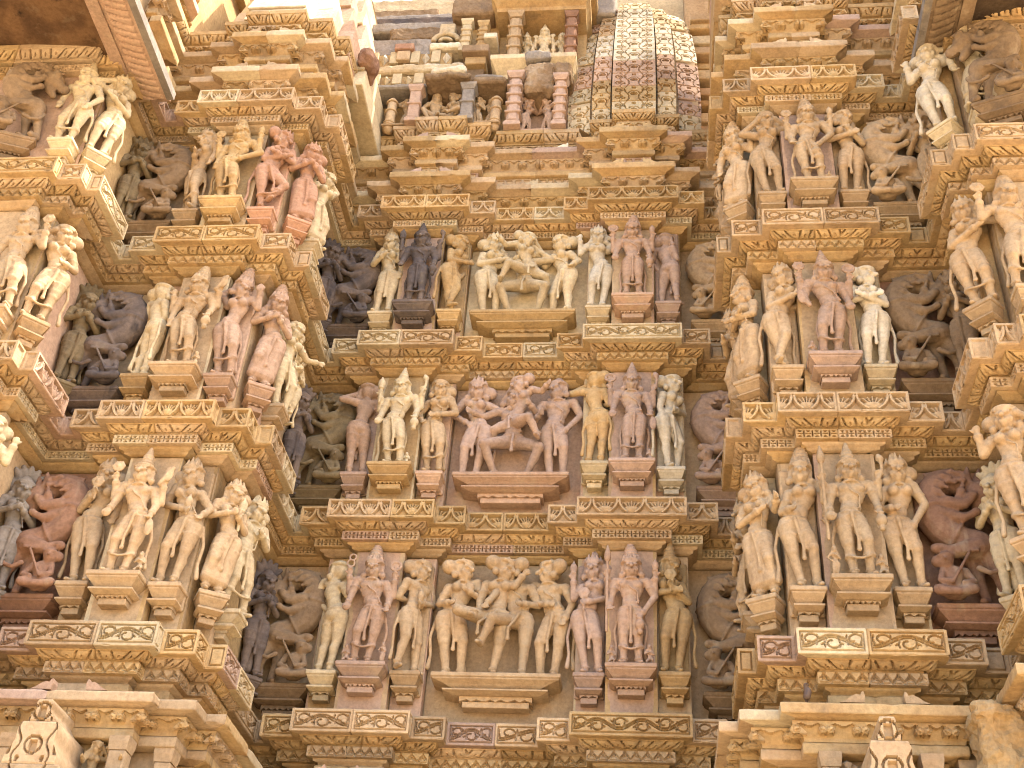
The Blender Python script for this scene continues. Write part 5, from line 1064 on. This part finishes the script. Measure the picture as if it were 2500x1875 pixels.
# ------------------------------------------------------------------ pediments, pillars and rubble under the lowest ledge
def pediment(label, x, y, z0, w, mat, group):
    root = empty('carved_pediment', (x, y, z0), 0, label, 'pediment', group)
    def tier(z, h, w0, w1, d, seed):
        nx, nz = 60, max(8, int(h/.012)); V = []
        for i in range(nz + 1):
            t = i/nz
            for j in range(nx + 1):
                u = j/nx*2 - 1; ww = w0 + (w1 - w0)*t + .02*math.sin(t*9); xx = u*ww/2; q = abs(xx); hh = 0
                zz = t*h
                if abs(math.hypot(q, zz - h*.45) - .060) < .008 or abs(q - .115 - .02*math.sin(zz*30)) < .007 or (abs(q - .165) < .012 and .2 < t < .8) or (q < .028 and abs(zz - h*.42) < .035) or (math.hypot(q - .09, zz - h*.12) < .018): hh = .035
                if abs(u) > .985 or t < .02 or t > .98: hh = .006
                V.append((xx, hh, z + zz))
        c = nx + 1; F = [(i*c + j, i*c + j + 1, (i + 1)*c + j + 1, (i + 1)*c + j) for i in range(nz) for j in range(nx)]; k0 = len(V)
        V += [(x_, d, z_) for (x_, _, z_) in V]; F += [tuple(k0 + k for k in q)[::-1] for q in F]
        bd = [j for j in range(c)] + [i*c + nx for i in range(1, nz + 1)] + [nz*c + j for j in range(nx - 1, -1, -1)] + [i*c for i in range(nz - 1, 0, -1)]
        F += [(b, a, a + k0, b + k0) for a, b in zip(bd, bd[1:] + bd[:1])]
        obj('pediment_tier', mesh('pediment_tier', V, F), mat, root)
    tier(0.0, .46, w*1.35, w*1.15, .5, 1); tier(.462, .30, w*.95, w*.62, .5, 2); tier(.764, .16, w*.42, w*.22, .5, 3)
pediment('tiered carved pediment with pierced scrolls below the left pier', -4.24, 8.02, 2.40, .40, 'tan', 'pediments below the piers')
pediment('tiered carved pediment with pierced scrolls below the right pier', 1.50, 7.90, 2.36, .36, 'tan', 'pediments below the piers')
def lowpillar(x, y, z0, z1, w, mat, k): pillar(THING[k], x, y, z0, z1, w, mat, 3, False, 1.15)
for x, y, k in ((-3.78, 8.50, 'l'), (-3.52, 8.72, 'l'), (-4.6, 8.5, 'l'), (1.18, 8.46, 'r'), (1.84, 8.46, 'r'), (2.1, 8.56, 'r')): lowpillar(x, y - .08, 2.35, 3.20, .13, 'tan', k)
niche('small embracing pair beside a pillar below the left pier', -3.92, 8.46, 2.62, [W(x=-.06, turn=.7, arms=('fwd', 'head'), hair='bun', drape=None), W(sex='m', x=.08, turn=-.7, arms=('head', 'out'), hair='flat', drape=None)], 'gold', .55, 401)
niche('small standing figure beside a pillar below the right pier', 1.30, 8.42, 2.62, [W(arms=('hip', 'chest'), hair='bun', drape='side')], 'tan', .52, 411)
g = Geo(); g.box((2.10, 7.95, 2.75), (2.40, 8.35, 3.42), .05); g.box((2.06, 7.92, 3.32), (2.34, 8.3, 3.42), .02); g.box((2.24, 7.98, 3.3), (2.62, 8.4, 3.52), .06); g.box((2.30, 7.8, 2.6), (2.8, 8.3, 3.1), .06)
o = rough(g, 'broken_stone_block', 'gold', None, .016, .14); tag(o, 'rough broken golden stone block at the lower right corner', 'stone')
g = Geo(); g.box((-4.05, 8.2, 2.55), (-3.62, 8.6, 2.92), .05); o = obj('stone_block', g.mesh('stone_block'), 'white'); tag(o, 'plain pale stone block at the bottom edge below the left pier', 'stone')
# ------------------------------------------------------------------ a small bird on the ledge
bm_ = bpy.data.materials.new('bird_feathers'); bm_.use_nodes = True; _bn = bm_.node_tree; _b = _bn.nodes['Principled BSDF']; _b.inputs['Roughness'].default_value = .6
_t = _bn.nodes.new('ShaderNodeTexNoise'); _t.inputs['Scale'].default_value = 60; _cr = _bn.nodes.new('ShaderNodeValToRGB'); _cr.color_ramp.elements[0].color = (.035, .02, .012, 1); _cr.color_ramp.elements[1].color = (.11, .06, .03, 1)
_bn.links.new(_t.outputs['Fac'], _cr.inputs[0]); _bn.links.new(_cr.outputs[0], _b.inputs['Base Color']); M['bird'] = bm_
bp_ = corner(44, .15); broot = empty('bird', (1.05, 8.25, 3.505), R_(15), 'small dark brown bird perched on the ledge of the right pier', 'bird')
g = Geo(); g.cap((0, 0, .05), (.01, -.01, .085), .027, .024, 10); g.cap((.0, .0, .07), (-.004, -.01, .118), .022, .017, 10); g.ell((-.004, -.012, .128), (.019, .021, .018)); g.cap((-.0, .01, .05), (.012, .04, .012), .016, .008, 8); g.cap((.012, .04, .012), (.018, .055, -.03), .010, .007, 8)
carve(g, 'body', 'bird', broot, (0, 0, 0), .0045)
g = Geo(); g.cap((-.006, -.03, .128), (-.012, -.052, .124), .006, .0015, 6); obj('beak', g.mesh('beak'), 'bird', broot)
for sx in (-.01, .012): g = Geo(); g.cap((sx, 0, .035), (sx, -.005, -.002), .003, .0025, 6); g.cap((sx, -.005, 0), (sx, -.02, 0), .003, .002, 6); obj('leg', g.mesh('leg'), 'bird', broot)

finish_carving()
if LONG: print('LONG', LONG)
